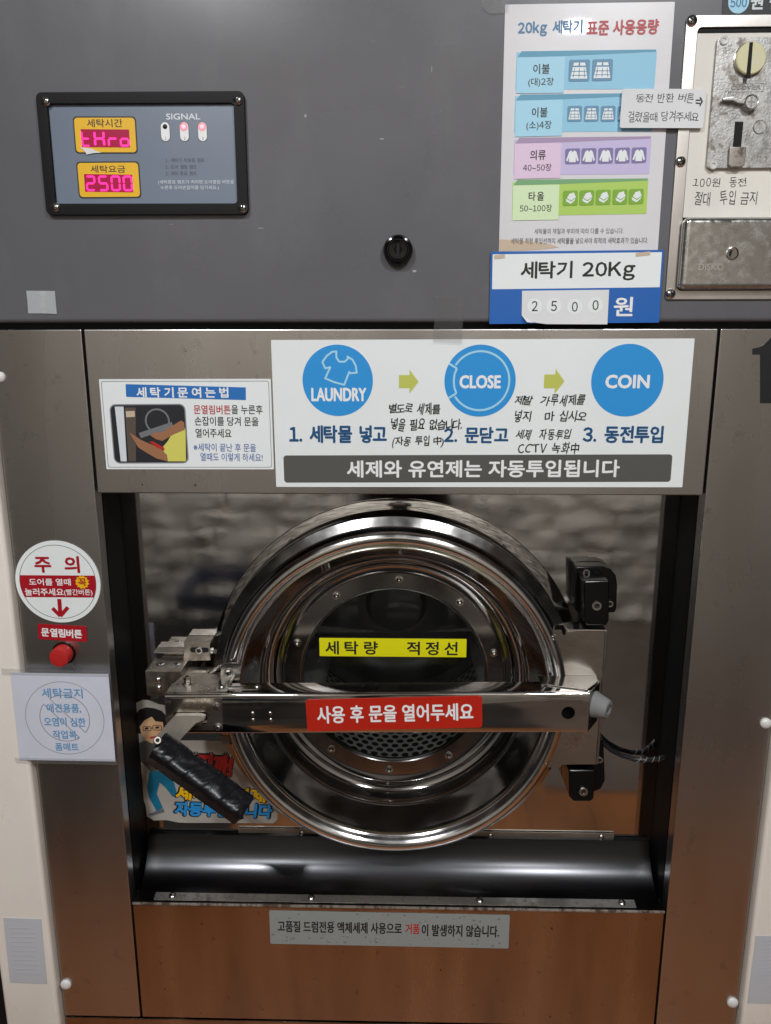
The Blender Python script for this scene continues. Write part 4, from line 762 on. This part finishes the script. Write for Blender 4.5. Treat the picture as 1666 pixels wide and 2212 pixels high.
for bar_, lab, fold, icon, rb, rl, t1, b1, t2, b2, icons, kind_ in rows:
    rowo = flat(po, 'row_band', rrect(rb[0], rb[1], rb[2], rb[3], .0006, rb[4]), L(py, 0), bar_)
    x0 = rl[0] - rl[2] / 2; zt = rl[1] + rl[3] / 2
    flat(po, 'row_fold', [(x0 + .0003, zt), (x0 + .005, zt + .0062), (rb[0] + rb[2] / 2 - .001, zt + .0068), (rb[0] + rb[2] / 2 - .001, zt + .0045), (rl[0] + rl[2] / 2, zt + .001)], L(py, 1), fold)
    flat(po, 'row_label', rrect(rl[0], rl[1], rl[2], rl[3], .0006, rl[4]), L(py, 2), lab)
    txt(po, t1, b1, L(py, 3), I['black'], .01, .02, spread=.1); txt(po, t2, b2, L(py, 3), I['black'], .01, .012)
    for q in icons:
        flat(po, 'icon', rrect(q[0], q[1], q[2], q[3], .0022, q[4]), L(py, 2), icon)
        s_ = q[2] * .5; ix, iz = q[0], q[1]; b = MB(); sc = s_
        def P_(pts, m_i=0, k=3): b.prism([(ix + x * sc, iz + z * sc) for x, z in pts], L(py, k) - .0001, L(py, k), m_i)
        if kind_ == 'bed':
            P_([(-.62, .28), (.62, .28), (.82, -.72), (-.82, -.72)])
            P_([(-.6, .42), (-.1, .42), (-.06, .68), (-.52, .68)]); P_([(.06, .42), (.6, .42), (.52, .68), (.06, .68)])
            for t in (-.45, 0, .45): P_([(t - .03, .2), (t + .03, .2), (t * 1.25 + .03, -.62), (t * 1.25 - .03, -.62)], 1, 4)
            for t in (-.4, -.05): P_([(-.7, t), (.7, t), (.7, t - .06), (-.7, t - .06)], 1, 4)
        elif kind_ == 'shirt':
            P_([(-.25, .72), (.25, .72), (.5, .55), (.85, -.55), (.62, -.62), (.45, -.05), (.45, -.75), (-.45, -.75), (-.45, -.05), (-.62, -.62), (-.85, -.55), (-.5, .55)])
            P_([(-.16, .72), (.16, .72), (0, .5)], 1, 4)
        else:
            P_([(-.15, .55), (.45, .72), (.75, .1), (.1, -.3), (-.45, .0)]); P_([(-.6, -.1), (-.5, -.45), (.1, -.72), (.6, -.3), (.7, -.0), (.15, -.45), (-.4, -.15)])
        b.build('pictogram', [M['sign_white'], icon], po)
txt(po, '세탁물의 재질과 부피에 따라 다를 수 있습니다.', (0.2117, 1.5252, 0.1078, 0.0064), L(py, 1), I['grey'], .003)
txt(po, '세탁물 적정 투입선까지 세탁물을 넣으셔야 최적의 세탁효과가 있습니다.', (0.2128, 1.514, 0.1662, 0.007), L(py, 2), I['grey'], .003)
flat(po, 'tape_stain', [(0.1156, 1.516), (0.1387, 1.5153), (0.1614, 1.5126), (0.1784, 1.5098), (0.1887, 1.5066), (0.173, 1.5045), (0.1505, 1.5029), (0.116, 1.502)], L(py, 0), I['beige'])
# clear tape corner at the top left of the poster
tag(MB().prism([(0.0867, 1.7756), (0.0929, 1.7793), (0.1182, 1.7809), (0.1177, 1.7639), (0.0976, 1.7622), (0.0874, 1.7689)], -0.0068, -0.0064).build('clear_tape', sheer('clear_film', (0.95, 0.95, 0.95), 0.05, 0.2)), 'clear adhesive tape holding the top left corner of the poster', 'tape')
tag(MB().prism([(0.0385, 1.449), (0.0741, 1.4484), (0.0725, 1.3917), (0.0364, 1.394)], -0.0052, -0.0048).build('clear_tape', sheer('clear_film_grey', (0.94, 0.94, 0.94), 0.03, 0.2)), 'clear adhesive tape bridging the dark gap above the wash steps sign', 'tape')
# price card
cr_ = (0.2109, 1.4593, 0.2103, 0.086, 0.007); cy = -0.0062
pc = sheet('price_card', cr_, cy, I['cardblue'], 'blue and white price card lettered 20Kg hanging under the tall poster', 'sign', t=0.0010, r=.0008)
cy -= .0005
q = (0.2108, 1.4788, 0.2055, 0.0411, 0.0094); flat(pc, 'white_field', rrect(q[0], q[1], q[2], q[3], .0005, q[4]), L(cy, 0), M['sign_white'])
txt(pc, '세탁기 20Kg', (0.2126, 1.4786, 0.1401, 0.0244), L(cy, 1), I['black'], .012, .025)
txt(pc, '원', (0.2709, 1.4363, 0.0239, 0.0233), L(cy, 1), I['white'], 0, .025)
for q in [(0.1163, 1.4957, 0.013, 0.0046, -0.0574), (0.2904, 1.4982, 0.0176, 0.0043, 0.0173)]: flat(pc, 'tape_stain', rrect(q[0], q[1], q[2], q[3], .0005, .1), L(cy, 2), I['beige'])
q = (0.1988, 1.4364, 0.1062, 0.039, 0.012)
poly = [(0.1451, 1.4553), (0.2518, 1.4563), (0.2522, 1.4149), (0.1765, 1.4153), (0.1604, 1.4175), (0.151, 1.4209), (0.1457, 1.426)]
sl_ = tag(MB().prism(poly, -0.0090, -0.0080).build('price_slip', M['paper']), 'white paper slip reading 2500 stuck over the blue price card', 'paper slip')
MB().add([(0.1456, -0.0105, 1.4259), (0.1603, -0.0105, 1.417), (0.1521, -0.0125, 1.4176)], [(0, 1, 2)]).build('curled_corner', M['paper'], sl_)
for s, bx_ in zip('2500', [(0.1614, 1.437, 0.0074, 0.0122), (0.1851, 1.437, 0.0074, 0.0122), (0.2108, 1.4361, 0.0074, 0.0122), (0.2362, 1.438, 0.0077, 0.0122)]):
    MB().prism(circ(bx_[0], bx_[1], .0092, 24), -0.00915, -0.0090).build('number_tab', M['sign_white'], sl_); txt(sl_, s, bx_, -0.0093, I['black'], .02, .01)
# note tag with arrow
q = (0.3008, 1.6598, 0.0972, 0.0419, -0.0091)
nt_ = tag(MB().prism(rrect(q[0], q[1], q[2], q[3], .0025, q[4]), -0.0110, -0.0102).build('handwritten_tag', M['paper']), 'small white handwritten tag with an arrow pointing to the coin return lever', 'paper tag')
txt(nt_, '동전 반환 버튼', (0.3022, 1.6705, 0.0668, 0.0113), -0.0112, I['pen'], .0, hand=.12, name='handwriting')
txt(nt_, '걸렸을때 당겨주세요', (0.3022, 1.6512, 0.0818, 0.0124), -0.0112, I['pen'], .0, hand=.12, name='handwriting')
b = MB()
for pp in [[(0.3378, 1.669), (0.3431, 1.669), (0.3433, 1.6675), (0.3379, 1.6675)], [(0.338, 1.6661), (0.3434, 1.6655), (0.3436, 1.664), (0.3382, 1.6646)], [(0.3419, 1.6709), (0.3434, 1.6719), (0.3465, 1.667), (0.3438, 1.6616), (0.3426, 1.6626), (0.3444, 1.667)]]: b.prism(pp, -0.01125, -0.0111)
b.build('arrow', I['black'], nt_)
# 500 won sign above the coin unit
q = (0.418, 1.7803, 0.1132, 0.0435, 0.0375)
s5 = sheet('coin_notice', q, -0.0042, I['black'], 'black notice with a pale blue 500 disc above the coin unit', 'sign', t=.0008)
flat(s5, 'disc', circ(*(0.3796, 1.7721, 0.0118), 32), -0.0051, I['skyblue']); txt(s5, '500', (0.3797, 1.7716, 0.0188, 0.0104), -0.0054, I['titleblue'], 0, .03)
txt(s5, '원 전용', (0.4192, 1.7729, 0.0522, 0.0183), -0.0052, I['softwhite'], 0, .03)
# grey tape square
tag(MB().prism([(-0.4757, 1.457), (-0.4393, 1.4566), (-0.4394, 1.4473), (-0.4394, 1.4287), (-0.4592, 1.4293), (-0.476, 1.4293), (-0.4754, 1.4446)], -0.0050, -0.0042).build('tape_patch', stain(mat('silver_tape', C(160, 163, 165), 0.5, bump=((90, 90, 90), .5, .001)), (80, 80, 80), .5, .7, C(190, 190, 190), .5)), 'square of silver grey tape stuck on the fascia at far left', 'tape')

# wash steps sign
wy = -0.0003
wr = (0.0976, 1.302, 0.5332, 0.1899, 0.0028)
ws = sheet('wash_steps_sign', wr, wy, M['sign_white'], 'wide white sign with three blue circles for laundry, close and coin', 'sign', t=.0012)
wy -= .0007; wa = wr[4]
cx, cz, cr1 = (-0.0851, 1.3453, 0.0452); cr1 *= 1.0
flat(ws, 'disc', circ(cx, cz, cr1, 64), L(wy, 0), I['blue'])
b = MB(); sh_ = [(-0.1009, 1.3608), (-0.1043, 1.3689), (-0.0982, 1.3768), (-0.0916, 1.3814), (-0.0863, 1.382), (-0.0864, 1.3745), (-0.0829, 1.3692), (-0.0758, 1.3692), (-0.0717, 1.3727), (-0.0722, 1.3756), (-0.0658, 1.3716), (-0.0617, 1.364), (-0.0606, 1.3553), (-0.0689, 1.3547), (-0.0701, 1.3564), (-0.0768, 1.34), (-0.0899, 1.3435), (-0.1011, 1.3482), (-0.0943, 1.3623)]
for i in range(len(sh_)):
    (ax_, az_), (bx2_, bz2_) = sh_[i], sh_[(i + 1) % len(sh_)]; dx, dz = bx2_ - ax_, bz2_ - az_; l = math.hypot(dx, dz) + 1e-9; nx_, nz_ = -dz / l * .0012, dx / l * .0012
    b.prism([(ax_ + nx_, az_ + nz_), (bx2_ + nx_, bz2_ + nz_), (bx2_ - nx_, bz2_ - nz_), (ax_ - nx_, az_ - nz_)], L(wy, 1) - .0001 - i * .000004, L(wy, 1)); b.prism(circ(ax_, az_, .0012, 8), L(wy, 1) - .00009 - i * .000004, L(wy, 1))
b.build('shirt_outline', I['skyblue'], ws)
txt(ws, 'LAUNDRY', (-0.0838, 1.3276, 0.0714, 0.0177), L(wy, 1), I['white'], 0, .04)
cx, cz, cr1 = (0.0969, 1.345, 0.0454); flat(ws, 'disc', circ(cx, cz, cr1, 64), L(wy, 0), I['blue'])
b = MB(); r0 = 0.0372; n_ = 44
pts = [(cx + r0 * math.cos(math.radians(a)), cz + r0 * math.sin(math.radians(a))) for a in [-148 + 296 * k / n_ for k in range(n_ + 1)]]
pts = [(cx - cr1 * math.cos(.50), cz - cr1 * math.sin(.50))] + [(cx - r0 * .80, cz - r0 * .42), (cx - r0 * .88, cz - r0 * .22), (cx - r0 * .90, cz + r0 * .0), (cx - r0 * .88, cz + r0 * .22), (cx - r0 * .80, cz + r0 * .42)] + [(cx - cr1 * math.cos(.50), cz + cr1 * math.sin(.50))]
def stroke(b, pts, w_, y, k0=0):
    for i in range(len(pts) - 1):
        (ax_, az_), (bx2_, bz2_) = pts[i], pts[i + 1]; dx, dz = bx2_ - ax_, bz2_ - az_; l = math.hypot(dx, dz) + 1e-9; nx_, nz_ = -dz / l * w_, dx / l * w_
        b.prism([(ax_ + nx_, az_ + nz_), (bx2_ + nx_, bz2_ + nz_), (bx2_ - nx_, bz2_ - nz_), (ax_ - nx_, az_ - nz_)], y - .0001 - (i + k0) % 17 * .000004, y)
stroke(b, pts, .0013, L(wy, 1)); stroke(b, [(cx + r0 * math.cos(math.radians(a)), cz + r0 * math.sin(math.radians(a))) for a in [-148 + 296 * k / n_ for k in range(n_ + 1)]], .0013, L(wy, 1), 3)
b.build('ring_outline', I['skyblue'], ws)
txt(ws, 'CLOSE', (0.0971, 1.3439, 0.0528, 0.017), L(wy, 1), I['white'], 0, .045)
cx, cz, cr1 = (0.2836, 1.3456, 0.0456); flat(ws, 'disc', circ(cx, cz, cr1, 64), L(wy, 0), I['blue']); txt(ws, 'COIN', (0.2839, 1.3443, 0.056, 0.0175), L(wy, 1), I['white'], 0, .045)
for (ax_, az_, aw, ah) in [(0.0059, 1.3441, 0.0251, 0.0305), (0.1912, 1.3445, 0.0259, 0.0321)]:
    flat(ws, 'arrow', [(ax_ - aw / 2, az_ + ah * .27), (ax_ + aw * .04, az_ + ah * .27), (ax_ + aw * .04, az_ + ah / 2), (ax_ + aw / 2, az_), (ax_ + aw * .04, az_ - ah / 2), (ax_ + aw * .04, az_ - ah * .27), (ax_ - aw / 2, az_ - ah * .27)], L(wy, 0), I['green'])
txt(ws, '1. 세탁물 넣고', (-0.0858, 1.2765, 0.1276, 0.0236), L(wy, 1), I['navy'], 0, .035)
txt(ws, '2. 문닫고', (0.0938, 1.2758, 0.0836, 0.0214), L(wy, 1), I['navy'], 0, .035)
txt(ws, '3. 동전투입', (0.2828, 1.2769, 0.1034, 0.0228), L(wy, 1), I['navy'], 0, .035)
for s, q in (('별도로 세제를', (0.0137, 1.3097, 0.0667, 0.0162)), ('넣을 필요 없습니다.', (0.0291, 1.289, 0.0927, 0.018)), ('(자동 투입 中)', (0.0186, 1.2667, 0.0669, 0.017)), ('제발  가루세제를', (0.1868, 1.3205, 0.0898, 0.0159)), ('넣지   마 십시오', (0.1884, 1.3004, 0.0916, 0.0161)), ('세제  자동투입', (0.1804, 1.2767, 0.0709, 0.0156)), ('CCTV 녹화中', (0.188, 1.2592, 0.0791, 0.0157))):
    txt(ws, s, q, L(wy, 2), I['black'], 0, .012, hand=.15, shear=.12, name='handwriting')
q = (0.0952, 1.2317, 0.5062, 0.0362, 0.0057); flat(ws, 'grey_band', rrect(q[0], q[1], q[2], q[3], .004, q[4]), L(wy, 0), I['charcoal'])
txt(ws, '세제와 유연제는 자동투입됩니다', (0.1032, 1.2315, 0.3564, 0.0233), L(wy, 1), I['white'], q[4], .03)

# how to open sticker
hy = -0.0003; hr_ = (-0.2826, 1.2884, 0.2228, 0.1177, 0.0024); ha = hr_[4]
hs = sheet('door_opening_sticker', hr_, hy, M['sign_white'], 'white instruction sticker with blue title and small photo of hands on a door', 'sticker', t=.0009)
hy -= .0004
MB().ring(rrect(hr_[0], hr_[1], hr_[2] - .005, hr_[3] - .005, .003, ha), rrect(hr_[0], hr_[1], hr_[2] - .0062, hr_[3] - .0062, .0028, ha), L(hy, 0) - .0001, L(hy, 0)).build('border_line', I['grey'], hs)
q = (-0.2821, 1.3306, 0.1559, 0.0163, -0.0261); flat(hs, 'title_band', rrect(q[0], q[1], q[2], q[3], .0006, q[4]), L(hy, 0), I['bannerblue'])
txt(hs, '세탁기문여는법', (-0.2865, 1.3301, 0.1198, 0.0137), L(hy, 1), I['white'], 0, .03, spread=.25)
q = (-0.3333, 1.2763, 0.0976, 0.0761, 0.0065); flat(hs, 'photo_border', rrect(q[0], q[1], q[2] + .002, q[3] + .002, .008, q[4]), L(hy, 0), I['pencil'])
ph = flat(hs, 'photo_print', rrect(q[0], q[1], q[2] - .001, q[3] - .001, .007, q[4]), L(hy, 1), I['photo'])
flat(hs, 'photo_print', [(-0.376, 1.3119), (-0.3645, 1.3119), (-0.3657, 1.24), (-0.3737, 1.24)], L(hy, 2), I['softwhite']); flat(hs, 'photo_print', [(-0.3628, 1.3107), (-0.3488, 1.3107), (-0.3534, 1.2401), (-0.3632, 1.24)], L(hy, 2), ink('photo_mid', 84, 74, 66))
flat(hs, 'photo_print', [(-0.3619, 1.3059), (-0.3503, 1.3065), (-0.3503, 1.2987), (-0.3619, 1.2981)], L(hy, 3), I['beige'])
b = MB(); q = (-0.3214, 1.2933, 0.0164); b.ring(circ(q[0], q[1], q[2], 32), circ(q[0], q[1], q[2] * .86, 32), L(hy, 3) - .0001, L(hy, 3)); b.build('photo_print', I['photogrey'], hs)
flat(hs, 'photo_print', [(-0.3469, 1.2775), (-0.3026, 1.2921), (-0.3006, 1.2855), (-0.3444, 1.2708)], L(hy, 4), I['photogrey'])
flat(hs, 'photo_print', [(-0.317, 1.2586), (-0.3091, 1.2672), (-0.3009, 1.2806), (-0.2875, 1.2903), (-0.2851, 1.2807), (-0.2868, 1.2403), (-0.312, 1.2402)], L(hy, 4), I['shirt'])
flat(hs, 'photo_print', [(-0.3319, 1.2745), (-0.3255, 1.2788), (-0.3169, 1.2782), (-0.3068, 1.2843), (-0.2904, 1.294), (-0.2862, 1.2915), (-0.2862, 1.2819), (-0.3012, 1.2758), (-0.3164, 1.2672), (-0.3248, 1.2696)], L(hy, 5), I['skin'])
flat(hs, 'photo_print', [(-0.3591, 1.2781), (-0.3527, 1.2744), (-0.3445, 1.2684), (-0.3374, 1.2653), (-0.3279, 1.2611), (-0.3184, 1.2562), (-0.3115, 1.2488), (-0.3108, 1.2402), (-0.3254, 1.2439), (-0.3395, 1.2524), (-0.3489, 1.2586), (-0.3532, 1.2671)], L(hy, 5), I['skin'])
flat(hs, 'photo_print', [(-0.3336, 1.2665), (-0.3287, 1.2666), (-0.3145, 1.2586), (-0.3142, 1.255), (-0.3244, 1.2586)], L(hy, 6), I['red'])
txt(hs, '문열림버튼', (-0.249, 1.3081, 0.0483, 0.012), L(hy, 1), I['titlered'], -.01, .015); txt(hs, '을 누른후', (-0.2035, 1.3082, 0.0407, 0.012), L(hy, 1), I['black'], -.01, .01)
txt(hs, '손잡이를 당겨 문을', (-0.2308, 1.293, 0.0835, 0.0118), L(hy, 1), I['black'], -.01, .01); txt(hs, '열어주세요', (-0.2488, 1.2775, 0.0473, 0.0118), L(hy, 1), I['black'], -.01, .01)
txt(hs, '※세탁이 끝난 후 문을', (-0.2349, 1.2587, 0.0824, 0.0107), L(hy, 1), I['inkblue'], -.01, .005); txt(hs, '열때도 이렇게 하세요!', (-0.2265, 1.2458, 0.0823, 0.0108), L(hy, 1), I['inkblue'], -.01, .005)

# caution disc
ky = -0.0003; cx, cz = (-0.4741, 1.072); cr1 = 0.058750000000000024
cs = tag(MB().prism(circ(cx, cz, cr1, 72), ky - .0009, ky).build('caution_sticker', M['sign_white']), 'round white and red caution sticker with a down arrow above the red button', 'sticker')
ky -= .0004; ri = cr1 * .905
MB().ring(circ(cx, cz, ri, 72), circ(cx, cz, ri * .985, 72), L(ky, 0) - .0001, L(ky, 0)).build('border_line', I['photogrey'], cs)
zt = 1.0819 - cz; zb_ = 1.0502 - cz
at_, ab_ = math.asin(zt / ri), math.asin(zb_ / ri)
poly = [(cx + ri * .99 * math.cos(at_ + (ab_ - at_) * k / 10), cz + ri * .99 * math.sin(at_ + (ab_ - at_) * k / 10)) for k in range(11)]; poly += [(2 * cx - x, z) for x, z in poly[::-1]]
flat(cs, 'red_band', poly, L(ky, 1), I['crimson'])
txt(cs, '주 의', (-0.473, 1.0974, 0.0628, 0.0244), L(ky, 1), I['crimson'], 0, .035, spread=.1)
txt(cs, '도어를 열때', (-0.485, 1.0722, 0.0579, 0.01), L(ky, 2), I['white'], 0, .02); txt(cs, '눌러주세요', (-0.4943, 1.0578, 0.0538, 0.0107), L(ky, 2), I['white'], 0, .02); txt(cs, '(빨간버튼)', (-0.447, 1.0571, 0.0394, 0.0101), L(ky, 2), I['white'], 0, .01)
bx_, bz_, br_ = (-0.4402, 1.0722, 0.01); flat(cs, 'burst', [(bx_ + (br_ if k % 2 else br_ * .80) * math.cos(math.pi * k / 12), bz_ + (br_ if k % 2 else br_ * .80) * math.sin(math.pi * k / 12)) for k in range(24)], L(ky, 2), I['gold'])
txt(cs, '꼭', (bx_, bz_, br_ * 1.15, br_ * 1.15), L(ky, 3), I['crimson'], 0, .03)
b = MB(); stroke(b, [(-0.4744, 1.0478), (-0.4751, 1.0235)], .0028, L(ky, 1)); stroke(b, [(-0.4851, 1.0343), (-0.4752, 1.0228), (-0.4633, 1.0358)], .0026, L(ky, 1), 5); b.build('arrow', I['crimson'], cs)
# red button label
q = (-0.4751, 0.9978, 0.0684, 0.023, -0.0493)
rl_ = sheet('button_label', q, -0.0003, I['crimson'], 'small red label directly above the red button, under the caution disc', 'label', r=.002); txt(rl_, '문열림버튼', (-0.476, 0.9975, 0.0575, 0.0131), -.0012, I['white'], q[4], .035, spread=.06)
# paper sheet with prohibition mark
q = (-0.4796, 0.8752, 0.1384, 0.1347, -0.0054); yy = -0.0130
pn = tag(MB().prism(rrect(q[0], q[1], q[2], q[3], .0008, q[4]), yy - .0006, yy).build('prohibition_notice', M['paper_cool']), 'white paper with blue lettering over a faint prohibition circle, under the red button', 'paper notice')
qa = q[4]; cx, cz, rr = (-0.4778, 0.8743, 0.0562); yy -= .0007
MB().ring(circ(cx, cz, rr, 72), circ(cx, cz, rr - .0007, 72), yy - .0001, yy).build('circle_line', I['pencil'], pn)
b = MB(); r2 = rr * .63; cz2 = cz
for s_ in (1, -1):
    arc = [math.radians(a) for a in range(-38, 129, 8)] if s_ == 1 else [math.radians(a) for a in range(142, 309, 8)]
    pts = [(cx + r2 * math.cos(a), cz2 + r2 * math.sin(a)) for a in arc]; pts.append(pts[0]); stroke(b, pts, .0005, yy, 3)
b.build('prohibition_line', I['pencil'], pn)
for s, bx_ in (('세탁금지', (-0.4778, 0.9129, 0.0581, 0.015)), ('애견용품,', (-0.4777, 0.8898, 0.0493, 0.0142)), ('오염이 심한', (-0.4782, 0.8687, 0.0596, 0.0142)), ('작업복,', (-0.4788, 0.8487, 0.0373, 0.014)), ('폼매트', (-0.4788, 0.8298, 0.0337, 0.0125))):
    txt(pn, s, bx_, yy - .0002, I['tealt'], qa, .02)
for k_, pp in enumerate([[(-0.5604, 0.9496), (-0.4089, 0.9469), (-0.409, 0.9379), (-0.5608, 0.9399)], [(-0.5571, 0.8119), (-0.4086, 0.8109), (-0.4086, 0.8021), (-0.5541, 0.8031)]]):
    tag(MB().prism(pp, -0.0141, -0.0138).build('clear_tape', bpy.data.materials['clear_film']), ['strip of clear tape along the top edge of the prohibition paper', 'strip of clear tape along the bottom edge of the prohibition paper'][k_], 'tape')

# yellow fill line label on the glass, red label on the bar
q = (-0.0154, 0.9407, 0.2228, 0.0294, 0.0006)
yl = sheet('fill_line_label', q, 0.0930, I['yellow'], 'yellow strip with black lettering across the round door glass', 'label'); txt(yl, '세탁량  적정선', (-0.0175, 0.9399, 0.2008, 0.0221), 0.0922, I['black'], q[4], .025, spread=.28)
q = (-0.0118, 0.8985, 0.2399, 0.0469, 0.0359)
rd = sheet('reminder_label', q, -0.0352, I['sticker_red'], 'red rounded label with white lettering on the steel crossbar', 'label', t=.0012, r=.0045); txt(rd, '사용 후 문을 열어두세요', (-0.0106, 0.8993, 0.2138, 0.0262), -.0367, I['white'], q[4] , .025)
# droplet label at the bottom
q = (-0.0192, 0.5222, 0.3635, 0.0587, -0.0032)
gl_ = sheet('droplet_label', q, 0.0002, I['greylabel'], 'grey strip with printed water droplets under the drip tray', 'label', t=.0008); ga = q[4]
txt(gl_, '고품질 드럼전용 액체세제 사용으로', (-0.0943, 0.5249, 0.1891, 0.0202), -.0009, I['black'], ga, .02); txt(gl_, '거품', (0.0165, 0.5245, 0.0218, 0.0181), -.0009, I['red'], ga, .02); txt(gl_, '이 발생하지 않습니다.', (0.0889, 0.5226, 0.1174, 0.0213), -.0009, I['black'], ga, .02)
random.seed(4); b = MB()
for k in range(60):
    u = random.uniform(-.49, .49) * q[2]; t = random.choice((-1, 1)) * random.uniform(.2, .46) * q[3]; rr_ = random.uniform(.0008, .0028); x, z = q[0] + u, q[1] + t + u * math.tan(ga)
    b.lathe([(rr_, 0), (rr_ * .8, -.0003), (rr_ * .4, -.0005), (.0001, -.00055)], (x, -.0007, z), 10)
b.build('droplets', mat('droplet_print', C(120, 126, 126), 0.25, coat=.4), gl_, smooth=True)
# figure sticker behind the handle
fy = YB - .0003
fig = tag(MB().prism([(-0.425, 0.8164), (-0.4206, 0.8361), (-0.4125, 0.8486), (-0.4013, 0.8542), (-0.3913, 0.8535), (-0.3752, 0.8467), (-0.356, 0.8422), (-0.3538, 0.7857), (-0.2521, 0.7869), (-0.2246, 0.7474), (-0.1981, 0.6661), (-0.1986, 0.6495), (-0.2063, 0.6427), (-0.2881, 0.6423), (-0.3477, 0.6414), (-0.3589, 0.642), (-0.3773, 0.6459), (-0.3976, 0.6448), (-0.4083, 0.6521), (-0.4091, 0.6713), (-0.416, 0.7), (-0.4163, 0.727), (-0.4239, 0.7528), (-0.424, 0.7911)], fy - .0006, fy).build('figure_sticker', mat('aged_sticker', C(165, 160, 152), 0.4, var=((20, 20, 20), .08))), 'die cut sticker of a man in glasses and jeans half hidden by the handle', 'sticker')
fy -= .0007
flat(fig, 'photo_print', [(-0.4159, 0.8171), (-0.4143, 0.8288), (-0.4079, 0.8375), (-0.3968, 0.8423), (-0.3832, 0.8409), (-0.3719, 0.8364), (-0.3653, 0.8271), (-0.3663, 0.8129), (-0.3725, 0.8058), (-0.4108, 0.7974), (-0.413, 0.8077)], fy, I['black'])
flat(fig, 'photo_print', [(-0.4085, 0.8093), (-0.4005, 0.8204), (-0.3885, 0.8268), (-0.3832, 0.819), (-0.3717, 0.8176), (-0.3712, 0.8034), (-0.3795, 0.7875), (-0.3902, 0.781), (-0.4, 0.7856), (-0.4065, 0.7967)], fy - .0002, I['face'])
b = MB()
for a_, b_ in (((-0.3971, 0.8063, 0.0065), 0), ((-0.3811, 0.808, 0.0072), 0)):
    b.ring(rrect(a_[0], a_[1], a_[2] * 2, a_[2] * 1.2, .002), rrect(a_[0], a_[1], a_[2] * 2 - .0018, a_[2] * 1.2 - .0018, .0014), fy - .0005, fy - .0003)
b.prism([(-0.3905, 0.8079), (-0.3875, 0.8087), (-0.3876, 0.8072), (-0.3906, 0.8063)], fy - .0005, fy - .0003); b.build('glasses_print', I['black'], fig)
flat(fig, 'photo_print', [(-0.4006, 0.8078), (-0.3948, 0.8087), (-0.395, 0.8055), (-0.4009, 0.8046)], fy - .0003, I['black']); flat(fig, 'photo_print', [(-0.3839, 0.8096), (-0.378, 0.8104), (-0.3782, 0.8073), (-0.3841, 0.8064)], fy - .0003, I['black'])
flat(fig, 'photo_print', [(-0.3952, 0.7921), (-0.382, 0.7946), (-0.3866, 0.7898), (-0.3925, 0.7889)], fy - .0003, I['titlered'])
flat(fig, 'photo_print', [(-0.415, 0.7807), (-0.4, 0.7856), (-0.3785, 0.7811), (-0.3706, 0.746), (-0.3938, 0.7279), (-0.4073, 0.7455), (-0.4155, 0.7535)], fy, I['charcoal'])
flat(fig, 'photo_print', [(-0.3987, 0.7311), (-0.3772, 0.7346), (-0.3609, 0.7137), (-0.3575, 0.6958), (-0.364, 0.6875), (-0.3734, 0.7021), (-0.3837, 0.7134), (-0.3895, 0.6928), (-0.3815, 0.6682), (-0.3923, 0.6622), (-0.4025, 0.6869), (-0.4042, 0.7049)], fy - .0002, I['denim'])
flat(fig, 'photo_print', [(-0.3931, 0.6622), (-0.3808, 0.6674), (-0.379, 0.6608), (-0.3989, 0.6538), (-0.4062, 0.6554)], fy - .0002, I['grey'])
def outl(s, box, m_, sh=.12):
    txt(fig, s, (box[0], box[1], box[2] * 1.04, box[3] * 1.16), fy - .0001, I['black'], -.02, .10, shear=sh); txt(fig, s, box, fy - .0004, m_, -.02, .05, shear=sh)
outl('꺼질까!', (-0.3067, 0.7436, 0.0812, 0.0419), I['red']); outl('세제 유연제', (-0.2872, 0.6939, 0.1438, 0.0254), I['gold']); outl('자동투입됩니다', (-0.2845, 0.6659, 0.1557, 0.0257), I['blue'])
# black numeral on the right steel panel
nm = tag(MB().prism([(0.4601, 1.3998), (0.4647, 1.3998), (0.4738, 1.317), (0.4543, 1.3169), (0.4479, 1.3777), (0.4382, 1.3777), (0.4374, 1.3851), (0.4455, 1.3868), (0.4509, 1.3897), (0.4555, 1.3948)], -.0006, -.0001).build('numeral', I['black']), 'large black adhesive numeral 1 on the right steel panel, cut by the edge', 'numeral')
